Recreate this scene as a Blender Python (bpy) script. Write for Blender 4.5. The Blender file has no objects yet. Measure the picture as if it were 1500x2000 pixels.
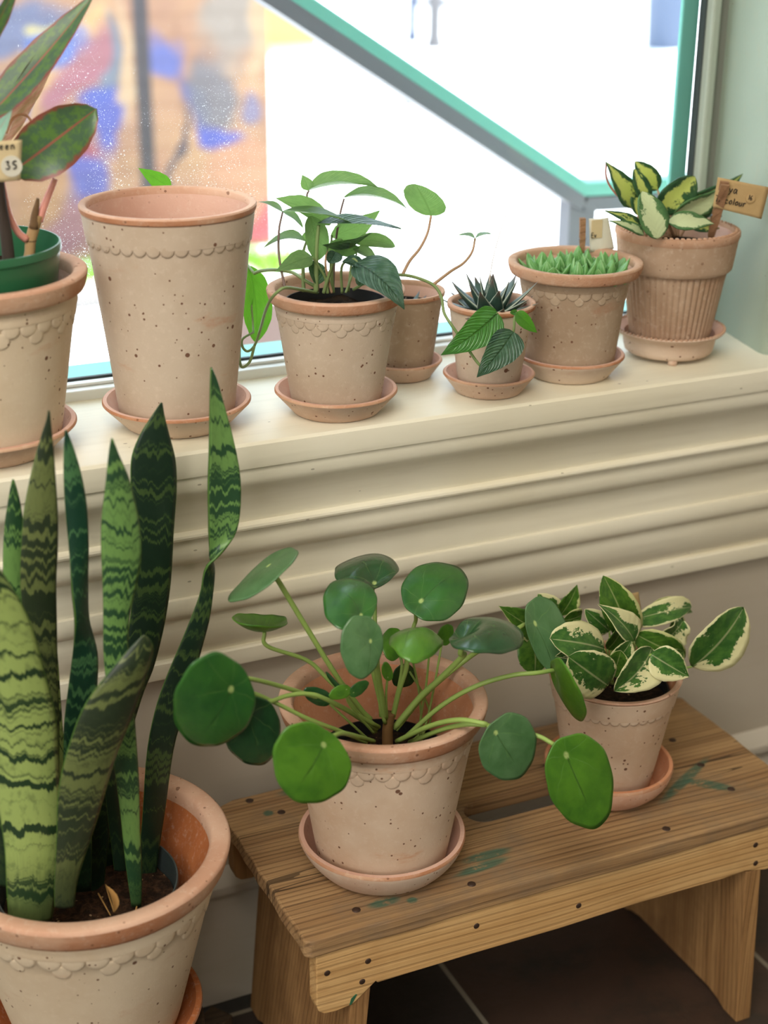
import bpy, bmesh, math, random
from mathutils import Vector, Matrix, noise as mnoise
from math import sin, cos, pi, radians, sqrt, exp, atan2

SC = bpy.context.scene
COL = SC.collection

# ------------------------------------------------------------------ camera
CAM_H = 1.185
FPX = 3000.0                                   # focal length in pixels of the 1500x2000 frame
PITCH, ROLL, AZ = radians(22.5), radians(0.5), radians(65)
FW = Vector((cos(AZ) * cos(PITCH), sin(AZ) * cos(PITCH), -sin(PITCH)))
_r0 = Vector((sin(AZ), -cos(AZ), 0.0)); _u0 = _r0.cross(FW)
RT = _r0 * cos(ROLL) + _u0 * sin(ROLL)
UP = _u0 * cos(ROLL) - _r0 * sin(ROLL)
CAM = Vector((0, 0, CAM_H))
cam_data = bpy.data.cameras.new('camera'); cam = bpy.data.objects.new('camera', cam_data); COL.objects.link(cam)
M3 = Matrix((RT, UP, -FW)).transposed()
cam.matrix_world = Matrix.Translation(CAM) @ M3.to_4x4()
cam_data.sensor_fit = 'VERTICAL'; cam_data.sensor_height = 36.0; cam_data.lens = FPX / 2000.0 * 36.0
cam_data.clip_start = 0.05; cam_data.clip_end = 200
cam_data.dof.use_dof = True; cam_data.dof.focus_distance = 1.49; cam_data.dof.aperture_fstop = 3.4
SC.camera = cam

# ------------------------------------------------------------------ world, sun, lamps, exposure
SC.view_settings.view_transform = 'Standard'; SC.view_settings.look = 'None'
SC.view_settings.exposure = 0.0; SC.view_settings.gamma = 1.0
SC.view_settings.use_curve_mapping = False
W = bpy.data.worlds.new('sky'); SC.world = W; W.use_nodes = True
bg = W.node_tree.nodes['Background']; bg.inputs[0].default_value = (0.70, 0.86, 1.0, 1); bg.inputs[1].default_value = 5.0

def lamp(name, kind, loc, target, energy, color, **kw):
    d = bpy.data.lights.new(name, kind); d.energy = energy; d.color = color
    for k, v in kw.items(): setattr(d, k, v)
    o = bpy.data.objects.new(name, d); COL.objects.link(o); o.location = loc
    o.rotation_euler = (Vector(target) - Vector(loc)).to_track_quat('-Z', 'Y').to_euler()
    return o
lamp('sun', 'SUN', (6, 2.5, 8), (0, 1.0, 0), 20.0, (1.0, 0.98, 0.95), angle=radians(0.6))
lamp('overhead_fill', 'AREA', (-0.35, 0.05, 2.45), (0.35, 1.15, 0.3), 40.0, (1.0, 0.94, 0.84), shape='RECTANGLE', size=1.4, size_y=0.8)  # unseen area light added as room fill from overhead
lamp('front_fill', 'AREA', (-1.7, -0.9, 1.7), (0.6, 1.3, 0.4), 46.0, (1.0, 0.96, 0.90), shape='RECTANGLE', size=1.6, size_y=1.4)  # unseen soft area light added to fill the fronts from camera left

# ------------------------------------------------------------------ helpers
def ray(px, py): return FW + RT * ((px - 750.0) / FPX) - UP * ((py - 1000.0) / FPX)
def P(px, py, y):
    """point at world depth y seen at photo pixel (px, py)"""
    r = ray(px, py); return CAM + r * (y / r.y)
def PZ(px, py, z):
    r = ray(px, py); return CAM + r * ((z - CAM_H) / r.z)

ORI = {}
def origin(o): return ORI.get(o.name, Vector((0, 0, 0)))
def props(o, label=None, cat=None, group=None, kind=None):
    if label: o['label'] = label
    if cat: o['category'] = cat
    if group: o['group'] = group
    if kind: o['kind'] = kind
    return o
def thing(name, label, cat, loc, group=None):
    o = bpy.data.objects.new(name, None); COL.objects.link(o); o.location = loc
    o.empty_display_size = 0.03
    ORI[o.name] = Vector(loc)
    return props(o, label, cat, group)
def mesh_obj(name, verts, faces, mats, parent=None, uvs=None, slots=None, smooth=True, sharp=None, loc=None, local=False):
    """one mesh object; verts in world space unless local"""
    og = Vector(loc) if loc is not None else (origin(parent) if parent else Vector((0, 0, 0)))
    me = bpy.data.meshes.new(name)
    vs = [tuple(v) for v in verts] if local else [tuple(Vector(v) - og) for v in verts]
    me.from_pydata(vs, [], faces)
    if uvs:
        uvl = me.uv_layers.new(name='UVMap')
        for l in me.loops: uvl.data[l.index].uv = uvs[l.vertex_index]
    if not isinstance(mats, (list, tuple)): mats = [mats]
    for m in mats: me.materials.append(m)
    if slots:
        for p, s in zip(me.polygons, slots): p.material_index = s
    bm = bmesh.new(); bm.from_mesh(me); bmesh.ops.recalc_face_normals(bm, faces=bm.faces); bm.to_mesh(me); bm.free()
    me.polygons.foreach_set('use_smooth', [smooth] * len(me.polygons))
    if smooth and sharp: me.set_sharp_from_angle(angle=radians(sharp))
    o = bpy.data.objects.new(name, me); COL.objects.link(o)
    if parent is not None:
        o.parent = parent; ORI[o.name] = og
        if loc is not None: o.location = Vector(loc) - origin(parent)
    elif loc is not None:
        o.location = loc; ORI[o.name] = og
    return o
def bevel(o, w, seg=2):
    m = o.modifiers.new('bevel', 'BEVEL'); m.width = w; m.segments = seg; m.limit_method = 'ANGLE'; m.angle_limit = radians(35); return o
def thicken(o, t):
    m = o.modifiers.new('thick', 'SOLIDIFY'); m.thickness = t; m.offset = 0; return o
def box(x0, x1, y0, y1, z0, z1):
    v = [(x, y, z) for x in (x0, x1) for y in (y0, y1) for z in (z0, z1)]
    f = [(0, 1, 3, 2), (4, 6, 7, 5), (0, 4, 5, 1), (2, 3, 7, 6), (0, 2, 6, 4), (1, 5, 7, 3)]
    return v, f
def join(*parts):
    V, F = [], []
    for v, f in parts:
        n = len(V); V += list(v); F += [tuple(i + n for i in q) for q in f]
    return V, F
def lathe(prof, seg=96, centre=(0, 0, 0), wob=0.0, seed=0):
    """closed revolve; prof = [(r, z), ...] ; r == 0 makes a pole"""
    cx, cy, cz = centre; V, F, rings = [], [], []
    for (r, z) in prof:
        if r < 1e-6:
            rings.append([len(V)]); V.append((cx, cy, cz + z)); continue
        ring = []
        for k in range(seg):
            a = 2 * pi * k / seg
            rr = r * (1 + wob * mnoise.noise(Vector((cos(a) * 1.3 + seed * 7.1, sin(a) * 1.3, z * 9 + seed))))
            ring.append(len(V)); V.append((cx + rr * cos(a), cy + rr * sin(a), cz + z))
        rings.append(ring)
    for a, b in zip(rings, rings[1:]):
        for k in range(seg):
            k2 = (k + 1) % seg
            if len(a) == 1 and len(b) == 1: continue
            if len(a) == 1: F.append((a[0], b[k], b[k2]))
            elif len(b) == 1: F.append((a[k], a[k2], b[0]))
            else: F.append((a[k], a[k2], b[k2], b[k]))
    return V, F
def catmull(pts, n):
    """resample a list of equal-length tuples with Catmull-Rom"""
    pts = [Vector(p) for p in pts]; out = []
    m = len(pts) - 1
    for i in range(n + 1):
        t = i / n * m; k = min(int(t), m - 1); u = t - k
        p0 = pts[k - 1] if k > 0 else pts[0] * 2 - pts[1]
        p1, p2 = pts[k], pts[k + 1]
        p3 = pts[k + 2] if k + 2 <= m else pts[m] * 2 - pts[m - 1]
        out.append(0.5 * ((2 * p1) + (p2 - p0) * u + (2 * p0 - 5 * p1 + 4 * p2 - p3) * u * u + (3 * p1 - p0 - 3 * p2 + p3) * u ** 3))
    return out
def tube(points, r0, r1=None, seg=8, n=24, raw=False):
    """points: world Vectors; tapered round tube with capped ends"""
    r1 = r0 if r1 is None else r1
    pts = [Vector(p) for p in points]
    if not raw and len(pts) > 2: pts = catmull([tuple(p) for p in pts], n)
    V, F = [], []; prev = None; m = len(pts) - 1
    for i, p in enumerate(pts):
        t = (pts[min(i + 1, m)] - pts[max(i - 1, 0)]).normalized()
        if prev is None:
            a = t.cross(Vector((0, 0, 1)));
            if a.length < 1e-3: a = t.cross(Vector((1, 0, 0)))
            a.normalize()
        else:
            a = (prev - t * prev.dot(t)).normalized()
        prev = a; b = t.cross(a); r = r0 + (r1 - r0) * i / m
        for k in range(seg):
            an = 2 * pi * k / seg; V.append(p + (a * cos(an) + b * sin(an)) * r)
    for i in range(m):
        for k in range(seg):
            F.append((i * seg + k, i * seg + (k + 1) % seg, (i + 1) * seg + (k + 1) % seg, (i + 1) * seg + k))
    F.append(tuple(range(seg))); F.append(tuple(m * seg + k for k in range(seg)))
    return V, F

# ------------------------------------------------------------------ materials
def srgb(*c):
    def f(u):
        u /= 255.0
        return u / 12.92 if u <= 0.04045 else ((u + 0.055) / 1.055) ** 2.4
    return (f(c[0]), f(c[1]), f(c[2]), 1.0)
class G:
    """small node-graph builder"""
    def __init__(s, name):
        s.m = bpy.data.materials.new(name); s.m.use_nodes = True; s.t = s.m.node_tree; s.t.nodes.clear()
        s.out = s.t.nodes.new('ShaderNodeOutputMaterial')
    def n(s, typ, **kw):
        nd = s.t.nodes.new('ShaderNode' + typ)
        ins = kw.pop('ins', {})
        for k, v in kw.items(): setattr(nd, k, v)
        for k, v in ins.items(): s.put(nd, k, v)
        return nd
    def put(s, nd, k, v):
        if isinstance(v, bpy.types.NodeSocket): s.t.links.new(v, nd.inputs[k])
        elif isinstance(v, bpy.types.Node): s.t.links.new(v.outputs[0], nd.inputs[k])
        else: nd.inputs[k].default_value = v
    def math(s, op, a, b=None, c=None, clamp=False):
        nd = s.n('Math', operation=op, use_clamp=clamp); s.put(nd, 0, a)
        if b is not None: s.put(nd, 1, b)
        if c is not None: s.put(nd, 2, c)
        return nd.outputs[0]
    def step(s, v, a, b):
        nd = s.n('MapRange', interpolation_type='SMOOTHSTEP', ins={'Value': v, 'From Min': a, 'From Max': b}); return nd.outputs[0]
    def mix(s, f, a, b, mode='MIX'):
        nd = s.n('Mix', data_type='RGBA', blend_type=mode); s.put(nd, 0, f); s.put(nd, 6, a); s.put(nd, 7, b); return nd.outputs[2]
    def noise(s, vec, scale, detail=2.0, rough=0.5, dist=0.0, dim='3D', w=None):
        nd = s.n('TexNoise', noise_dimensions=dim, ins={'Scale': scale, 'Detail': detail, 'Roughness': rough, 'Distortion': dist})
        if vec is not None: s.put(nd, 'Vector', vec)
        if w is not None: s.put(nd, 'W', w)
        return nd.outputs['Fac']
    def voro(s, vec, scale, feature='F1'):
        nd = s.n('TexVoronoi', feature=feature, ins={'Scale': scale}); s.put(nd, 'Vector', vec); return nd
    def obj(s, rnd=True):
        tc = s.n('TexCoord').outputs['Object']
        if not rnd: return tc
        oi = s.n('ObjectInfo').outputs['Random']
        return s.n('VectorMath', operation='ADD', ins={0: tc, 1: s.n('CombineXYZ', ins={0: s.math('MULTIPLY', oi, 7.3), 1: s.math('MULTIPLY', oi, 3.1), 2: s.math('MULTIPLY', oi, 5.7)}).outputs[0]}).outputs[0]
    def rnd(s): return s.n('ObjectInfo').outputs['Random']
    def map(s, vec, scale=(1, 1, 1), loc=(0, 0, 0), rot=(0, 0, 0)):
        return s.n('Mapping', ins={'Vector': vec, 'Scale': scale, 'Location': loc, 'Rotation': rot}).outputs[0]
    def sep(s, vec): return s.n('SeparateXYZ', ins={0: vec}).outputs
    def bump(s, h, st=0.3, dist=0.001):
        return s.n('Bump', ins={'Height': h, 'Strength': st, 'Distance': dist}).outputs[0]
    def bsdf(s, col, rough=0.6, normal=None, spec=0.5, transl=0.0, tcol=None, coat=0.0, metal=0.0):
        b = s.n('BsdfPrincipled'); s.put(b, 'Base Color', col); s.put(b, 'Roughness', rough); s.put(b, 'Specular IOR Level', spec)
        s.put(b, 'Coat Weight', coat); s.put(b, 'Coat Roughness', 0.15); s.put(b, 'Metallic', metal)
        if normal is not None: s.put(b, 'Normal', normal)
        sh = b.outputs[0]
        if transl:
            tr = s.n('BsdfTranslucent'); s.put(tr, 0, tcol if tcol is not None else col)
            sh = s.n('MixShader', ins={0: transl, 1: sh, 2: tr.outputs[0]}).outputs[0]
        s.t.links.new(sh, s.out.inputs[0]); return s.m

def plain(name, col, rough=0.6, spec=0.5, metal=0.0):
    g = G(name); return g.bsdf(col, rough, spec=spec, metal=metal)

def terracotta(name, ca, cb, stain, spots=1.0, stain_amt=0.5, bump=0.35):
    g = G(name); v = g.obj()
    base = g.mix(g.step(g.noise(v, 9, 4, 0.6), 0.35, 0.7), ca, cb)
    base = g.mix(g.math('MULTIPLY', g.step(g.noise(v, 160, 3, 0.7), 0.5, 0.75), 0.18), base, srgb(232, 216, 198))
    sv = g.map(v, (9, 9, 26))
    sm = g.math('MULTIPLY', g.step(g.noise(sv, 1.0, 5, 0.65), 0.60, 0.74), stain_amt)
    base = g.mix(sm, base, stain)
    if spots:
        for sc, r, th in ((84, 0.20, 0.42), (190, 0.28, 0.62)):
            vo = g.voro(v, sc); cr = g.sep(vo.outputs['Color'])
            rad = g.math('MULTIPLY', g.math('MULTIPLY', cr[1], cr[1]), r)
            m = g.math('MULTIPLY', g.math('LESS_THAN', vo.outputs['Distance'], rad), g.math('GREATER_THAN', cr[0], th))
            base = g.mix(g.math('MULTIPLY', m, 0.9 * spots), base, srgb(98, 58, 38))
    h = g.math('ADD', g.noise(v, 420, 3, 0.6), g.math('MULTIPLY', g.noise(v, 60, 2), 0.8))
    return g.bsdf(base, 0.88, g.bump(h, bump, 0.0006), spec=0.2)
M_CLAY = terracotta('rough_clay', srgb(214, 190, 166), srgb(198, 166, 138), srgb(190, 122, 78), 1.0, 0.75)
M_CLAYB = terracotta('rough_clay_pale', srgb(214, 196, 170), srgb(202, 180, 152), srgb(186, 122, 84), 1.0, 0.45)
M_LIP = terracotta('fired_clay_lip', srgb(208, 170, 146), srgb(194, 148, 122), srgb(168, 104, 70), 0.7, 0.6)
M_EDGE = terracotta('brown_fired_edge', srgb(178, 122, 88), srgb(202, 164, 136), srgb(150, 90, 58), 0.7, 0.8, 0.9)
M_CLAY_BACKLIT = terracotta('rough_clay_backlit', srgb(198, 180, 160), srgb(184, 163, 141), srgb(184, 128, 94), 1.0, 0.6)  # darker copy of the clay; shade of the backlit sill pots is in its colour
M_LIPG = terracotta('greyish_lip', srgb(186, 150, 124), srgb(170, 130, 102), srgb(150, 96, 66), 0.6, 0.5)
M_INNER = terracotta('inner_clay', srgb(204, 144, 108), srgb(190, 126, 90), srgb(170, 104, 70), 0.25, 0.3)
M_SAUCER = terracotta('saucer_clay', srgb(206, 186, 166), srgb(196, 166, 144), srgb(184, 128, 96), 1.0, 0.6)
M_INPINK = terracotta('pink_clay', srgb(212, 174, 156), srgb(200, 156, 136), srgb(190, 132, 106), 0.2, 0.2)
M_ORANGE = terracotta('orange_clay', srgb(176, 106, 62), srgb(158, 90, 52), srgb(140, 74, 40), 0.2, 0.2)
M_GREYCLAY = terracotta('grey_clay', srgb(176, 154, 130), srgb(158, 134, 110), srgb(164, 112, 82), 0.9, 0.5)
M_RIBCLAY = terracotta('ribbed_clay', srgb(180, 154, 130), srgb(160, 130, 104), srgb(146, 94, 64), 0.5, 0.5)

def soil_mat(name, a, b):
    g = G(name); v = g.obj()
    c = g.mix(g.step(g.noise(v, 120, 4, 0.7), 0.4, 0.7), a, b)
    vo = g.voro(v, 170); m = g.math('MULTIPLY', g.math('LESS_THAN', vo.outputs['Distance'], 0.22), g.math('GREATER_THAN', g.sep(vo.outputs['Color'])[0], 0.85))
    c = g.mix(m, c, srgb(150, 120, 88))
    return g.bsdf(c, 0.95, g.bump(g.noise(v, 180, 5, 0.7), 1.0, 0.004), spec=0.15)
M_SOIL = soil_mat('potting_soil', srgb(34, 26, 20), srgb(62, 46, 34))
M_BARK = soil_mat('bark_soil', srgb(40, 28, 20), srgb(78, 54, 36))

def wood_mat(name, a, b, dark, grey=None, top=False, axis='X', ring_amt=0.35):
    g = G(name); v0 = g.obj(False)
    sp = g.sep(v0)
    v = v0 if axis == 'X' else g.n('CombineXYZ', ins={0: sp[2], 1: sp[1], 2: sp[0]}).outputs[0]
    nz = g.n('VectorMath', operation='SUBTRACT', ins={0: g.n('TexNoise', ins={'Vector': g.map(v, (1.6, 5, 5)), 'Scale': 1.0, 'Detail': 2.0}).outputs['Color'], 1: (0.5, 0.5, 0.5)}).outputs[0]
    d = g.n('VectorMath', operation='ADD', ins={0: v, 1: g.n('VectorMath', operation='SCALE', ins={0: nz, 3: 0.030}).outputs[0]}).outputs[0]
    gr = g.noise(g.map(d, (1.4, 46, 46)), 1.0, 5, 0.65)
    fine = g.noise(g.map(d, (5, 420, 420)), 1.0, 3, 0.6)
    c = g.mix(g.step(gr, 0.30, 0.70), a, b)
    c = g.mix(g.math('MULTIPLY', g.step(fine, 0.48, 0.75), 0.40), c, dark)
    y2 = g.sep(d)
    ring = g.math('SINE', g.math('MULTIPLY', g.math('ADD', y2[1], g.math('ADD', g.math('MULTIPLY', y2[2], 0.8), g.math('MULTIPLY', g.noise(g.map(d, (0.7, 9, 9)), 1.0, 1, 0.4), 0.06))), 900.0))
    rm = g.step(ring, 0.2, 1.0)
    c = g.mix(g.math('MULTIPLY', g.math('MULTIPLY', rm, g.step(gr, 0.25, 0.6)), ring_amt), c, dark)
    blot = g.step(g.noise(v, 9, 4, 0.65), 0.46, 0.72)
    c = g.mix(g.math('MULTIPLY', blot, 0.65), c, grey or dark)
    if top:
        crack = g.math('LESS_THAN', g.math('ABSOLUTE', g.math('SUBTRACT', g.noise(g.map(d, (1.0, 30, 1)), 1.0, 1, 0.4), 0.5)), 0.0035)
        c = g.mix(g.math('MULTIPLY', crack, 0.75), c, srgb(50, 36, 24))
        nz2 = g.noise(v, 70, 4, 0.7)
        for (x, y, rx, ry, rot) in TOP_STAINS:
            q = g.n('VectorMath', operation='SUBTRACT', ins={0: v, 1: (x, y, 0)}).outputs[0]
            if rot: q = g.n('VectorRotate', rotation_type='Z_AXIS', ins={'Vector': q, 'Angle': -rot}).outputs[0]
            ln = g.n('VectorMath', operation='LENGTH', ins={0: g.map(q, (1 / rx, 1 / ry, 0))}).outputs['Value']
            mk = g.math('MULTIPLY', g.step(ln, 1.15, 0.6), g.step(g.math('ADD', nz2, g.math('MULTIPLY', fine, 0.4)), 0.50, 0.70))
            c = g.mix(g.math('MULTIPLY', mk, 0.85), c, srgb(58, 92, 74))
    return g.bsdf(c, 0.74, g.bump(g.math('ADD', g.math('MULTIPLY', fine, 0.6), g.math('ADD', g.math('MULTIPLY', gr, 0.6), g.math('MULTIPLY', rm, -0.35))), 0.6, 0.0014), spec=0.3)
# green paint marks on the bench top, in bench coordinates (origin at its front left floor corner)
BX, BY, BZ = 0.425, 1.073, 0.0
TOP_STAINS = [(0.205, 0.040, 0.034, 0.007, 0.1), (0.482, 0.090, 0.060, 0.007, 0.50), (0.500, 0.072, 0.030, 0.009, -0.75), (0.218, 0.055, 0.030, 0.008, 0.0),
              (0.092, 0.028, 0.018, 0.007, 0.0), (0.118, 0.020, 0.006, 0.005, 0), (0.100, 0.244, 0.034, 0.010, 0.0), (0.045, 0.215, 0.006, 0.006, 0)]
M_WOODTOP = wood_mat('weathered_pine_top', srgb(176, 142, 100), srgb(142, 108, 72), srgb(78, 54, 34), srgb(120, 102, 82), True, ring_amt=0.5)
M_WOODFRONT = wood_mat('honey_pine', srgb(212, 174, 120), srgb(192, 150, 96), srgb(130, 92, 52), srgb(176, 134, 84))
M_WOODLEG = wood_mat('brown_pine', srgb(168, 128, 82), srgb(138, 100, 60), srgb(84, 58, 32), srgb(118, 84, 50), axis='Z')
M_DARKWOOD = wood_mat('dark_stand_wood', srgb(84, 70, 54), srgb(62, 50, 38), srgb(34, 26, 20))
M_NAIL = plain('rusty_nail', srgb(66, 48, 38), 0.55, 0.5, 0.4)
M_GREENPAINT = plain('green_paint', srgb(46, 96, 66), 0.6)

def paint(name, a, b, rough=0.45, dirt=0.12):
    g = G(name); v = g.obj(False)
    c = g.mix(g.step(g.noise(v, 4, 3), 0.35, 0.7), a, b)
    st = g.noise(g.map(v, (6, 90, 90)), 1.0, 3)
    c = g.mix(g.math('MULTIPLY', g.step(st, 0.5, 0.75), 0.12), c, srgb(170, 158, 130))
    vo = g.voro(g.map(v, (1, 1.6, 2.2)), 34); m = g.math('MULTIPLY', g.math('LESS_THAN', vo.outputs['Distance'], 0.07), g.math('GREATER_THAN', g.sep(vo.outputs['Color'])[0], 0.80))
    c = g.mix(g.math('MULTIPLY', m, 0.55), c, srgb(112, 100, 78))
    return g.bsdf(c, rough, g.bump(g.math('ADD', g.noise(v, 45, 4, 0.6), st), 0.18, 0.0015), spec=0.4)
M_CREAM = paint('cream_gloss_paint', srgb(228, 222, 202), srgb(222, 214, 190))
M_WALL = paint('shaded_wall_paint', srgb(186, 176, 160), srgb(180, 170, 152), 0.7)  # greyed so the colour itself holds the shade under the sill overhang
M_BASE = paint('baseboard_paint', srgb(200, 192, 178), srgb(192, 184, 168), 0.55)
M_REVEAL = paint('pale_green_paint', srgb(150, 164, 148), srgb(142, 156, 140), 0.6)
M_ROOM = plain('room_plaster', srgb(214, 206, 190), 0.9, 0.2)
M_STRIP = plain('white_glazing_bead', srgb(232, 234, 230), 0.35)
M_TEAL = plain('teal_paint', srgb(106, 176, 162), 0.45)
M_SHADESTOP = plain('shaded_window_stop', srgb(118, 120, 110), 0.6)  # grey carries the shade that falls on this stop
M_GASKET = plain('dark_gasket', srgb(64, 72, 74), 0.6)

def leaf_nodes(g):
    uv = g.n('TexCoord').outputs['UV']; s = g.sep(uv)
    across = g.math('ABSOLUTE', g.math('MULTIPLY_ADD', s[0], 2.0, -1.0))
    return uv, s, across
def vein_leaf(name, ca, cb, vein, rough=0.35, transl=0.3, tcol=None, freq=62.0, vstr=0.5, slope=0.32, coat=0.1, bstr=0.4):
    """ca/cb mottled lamina, curved side veins and a midrib"""
    g = G(name); uv, s, ac = leaf_nodes(g)
    r = g.rnd()
    off = g.n('VectorMath', operation='ADD', ins={0: uv, 1: g.n('CombineXYZ', ins={0: g.math('MULTIPLY', r, 9.0), 1: g.math('MULTIPLY', r, 5.0)}).outputs[0]}).outputs[0]
    c = g.mix(g.step(g.noise(off, 5, 3, 0.6), 0.35, 0.65), ca, cb)
    q = g.math('SUBTRACT', s[1], g.math('MULTIPLY', g.math('POWER', ac, 1.3), slope))
    sv = g.math('SINE', g.math('MULTIPLY', q, freq))
    vm = g.step(sv, 0.80, 1.0)
    mid = g.step(ac, 0.085, 0.02)
    m = g.math('MAXIMUM', g.math('MULTIPLY', vm, vstr), mid)
    c = g.mix(m, c, vein)
    h = g.math('SUBTRACT', g.math('MULTIPLY', g.math('ABSOLUTE', sv), 0.7), m)
    return g.bsdf(c, rough, g.bump(h, bstr, 0.0015), transl=transl, tcol=tcol, coat=coat, spec=0.4)
def pilea_mat(name, ca, cb, rough=0.30, transl=0.25, tcol=srgb(110, 170, 40)):
    g = G(name); uv, s, ac = leaf_nodes(g)
    x = g.math('SUBTRACT', s[0], 0.5); y = g.math('SUBTRACT', s[1], 0.5)         # petiole point at (0.5, 0.5)
    ang = g.math('ARCTAN2', x, y); rad = g.math('SQRT', g.math('ADD', g.math('MULTIPLY', x, x), g.math('MULTIPLY', y, y)))
    c = g.mix(g.step(g.noise(g.n('VectorMath', operation='ADD', ins={0: uv, 1: g.n('CombineXYZ', ins={2: g.math('MULTIPLY', g.rnd(), 20.0)}).outputs[0]}).outputs[0], 3.2, 4, 0.6), 0.35, 0.7), ca, cb)
    w = g.math('ADD', ang, g.math('MULTIPLY', g.math('SUBTRACT', g.noise(uv, 4, 2), 0.5), 0.5))
    v = g.step(g.math('COSINE', g.math('MULTIPLY', w, 7.0)), 0.975, 1.0)
    v = g.math('MULTIPLY', v, g.step(rad, 0.60, 0.05))
    c = g.mix(g.math('MULTIPLY', v, 0.45), c, srgb(120, 165, 84))
    cl = g.math('MULTIPLY', g.step(g.math('ABSOLUTE', g.math('ADD', x, g.math('MULTIPLY', g.math('SUBTRACT', g.noise(uv, 5, 2), 0.5), 0.03))), 0.014, 0.004), g.math('MULTIPLY', g.math('GREATER_THAN', y, 0.0), g.step(rad, 0.62, 0.40)))
    c = g.mix(g.math('MULTIPLY', cl, 0.55), c, srgb(30, 62, 28))
    c = g.mix(g.step(rad, 0.050, 0.018), c, srgb(190, 214, 130))
    h = g.math('ADD', g.math('MULTIPLY', g.noise(uv, 9, 3, 0.5), 1.0), g.math('MULTIPLY', v, -0.6))
    return g.bsdf(c, rough, g.bump(h, 0.22, 0.003), transl=transl, tcol=tcol, coat=0.5, spec=0.5)
M_PILEA = pilea_mat('pilea_leaf_green', srgb(62, 118, 50), srgb(46, 98, 46))
M_PILEAB = pilea_mat('pilea_leaf_bright', srgb(96, 150, 44), srgb(74, 128, 38), 0.42, 0.3, srgb(140, 190, 40))
M_PILEAG = pilea_mat('pilea_leaf_dull', srgb(92, 132, 84), srgb(74, 116, 68), 0.5, 0.2)
M_PILEAD = pilea_mat('pilea_leaf_dark', srgb(38, 84, 44), srgb(28, 68, 36), 0.26, 0.12)
M_PETIOLE = plain('green_petiole', srgb(146, 172, 88), 0.5)
M_STEMBROWN = plain('brown_stem', srgb(116, 84, 44), 0.8)

def snake_mat(name, light, dark, cover=0.5, edge=None, tint=1.0):
    g = G(name); uv, s, ac = leaf_nodes(g)
    r = g.math('MULTIPLY', g.rnd(), 13.0)
    j = g.noise(g.n('CombineXYZ', ins={0: g.math('MULTIPLY', s[0], 26.0), 1: g.math('MULTIPLY', s[1], 14.0), 2: r}).outputs[0], 1.0, 3, 0.7)
    k = g.noise(g.n('CombineXYZ', ins={0: g.math('MULTIPLY', s[0], 4.6), 1: g.math('MULTIPLY', s[1], 20.0), 2: r}).outputs[0], 1.0, 1, 0.5)
    y = g.math('ADD', s[1], g.math('ADD', g.math('MULTIPLY', g.math('SUBTRACT', j, 0.5), 0.012), g.math('MULTIPLY', g.math('SUBTRACT', k, 0.5), 0.026)))
    b = g.noise(None, 105.0, 2, 0.6, dim='1D', w=g.math('ADD', y, r))
    big = g.noise(None, 18.0, 1, 0.5, dim='1D', w=g.math('ADD', y, r))
    f = g.math('ADD', b, g.math('MULTIPLY', g.math('SUBTRACT', big, 0.5), 0.55))
    c = g.mix(g.step(f, cover - 0.05, cover + 0.03), dark, light)
    c = g.mix(g.math('MULTIPLY', g.step(g.noise(g.n('CombineXYZ', ins={0: g.math('MULTIPLY', s[0], 8.0), 1: g.math('MULTIPLY', s[1], 90.0), 2: r}).outputs[0], 1.0, 3, 0.6), 0.5, 0.7), 0.35), c, dark)
    c = g.mix(g.math('MULTIPLY', g.step(g.math('ADD', s[1], g.math('MULTIPLY', g.math('SUBTRACT', j, 0.5), 0.05)), 0.085, 0.010), 0.75), c, dark)
    c = g.mix(g.step(ac, 0.95, 0.985), c, edge or srgb(70, 104, 40))
    return g.bsdf(c, 0.42, g.bump(j, 0.12, 0.001), transl=0.0, coat=0.12, spec=0.4)
M_SNAKE = snake_mat('snake_leaf_bright', srgb(152, 172, 98), srgb(36, 60, 36), 0.465)
M_SNAKEM = snake_mat('snake_leaf_green', srgb(100, 136, 72), srgb(36, 68, 42), 0.48)
M_SNAKED = snake_mat('snake_leaf_dark', srgb(60, 82, 42), srgb(22, 44, 30), 0.60)
M_SNAKEB = snake_mat('snake_leaf_olive', srgb(98, 108, 62), srgb(40, 52, 34), 0.52)
M_SNAKET = snake_mat('snake_leaf_teal', srgb(66, 106, 66), srgb(20, 56, 40), 0.58)

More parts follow.
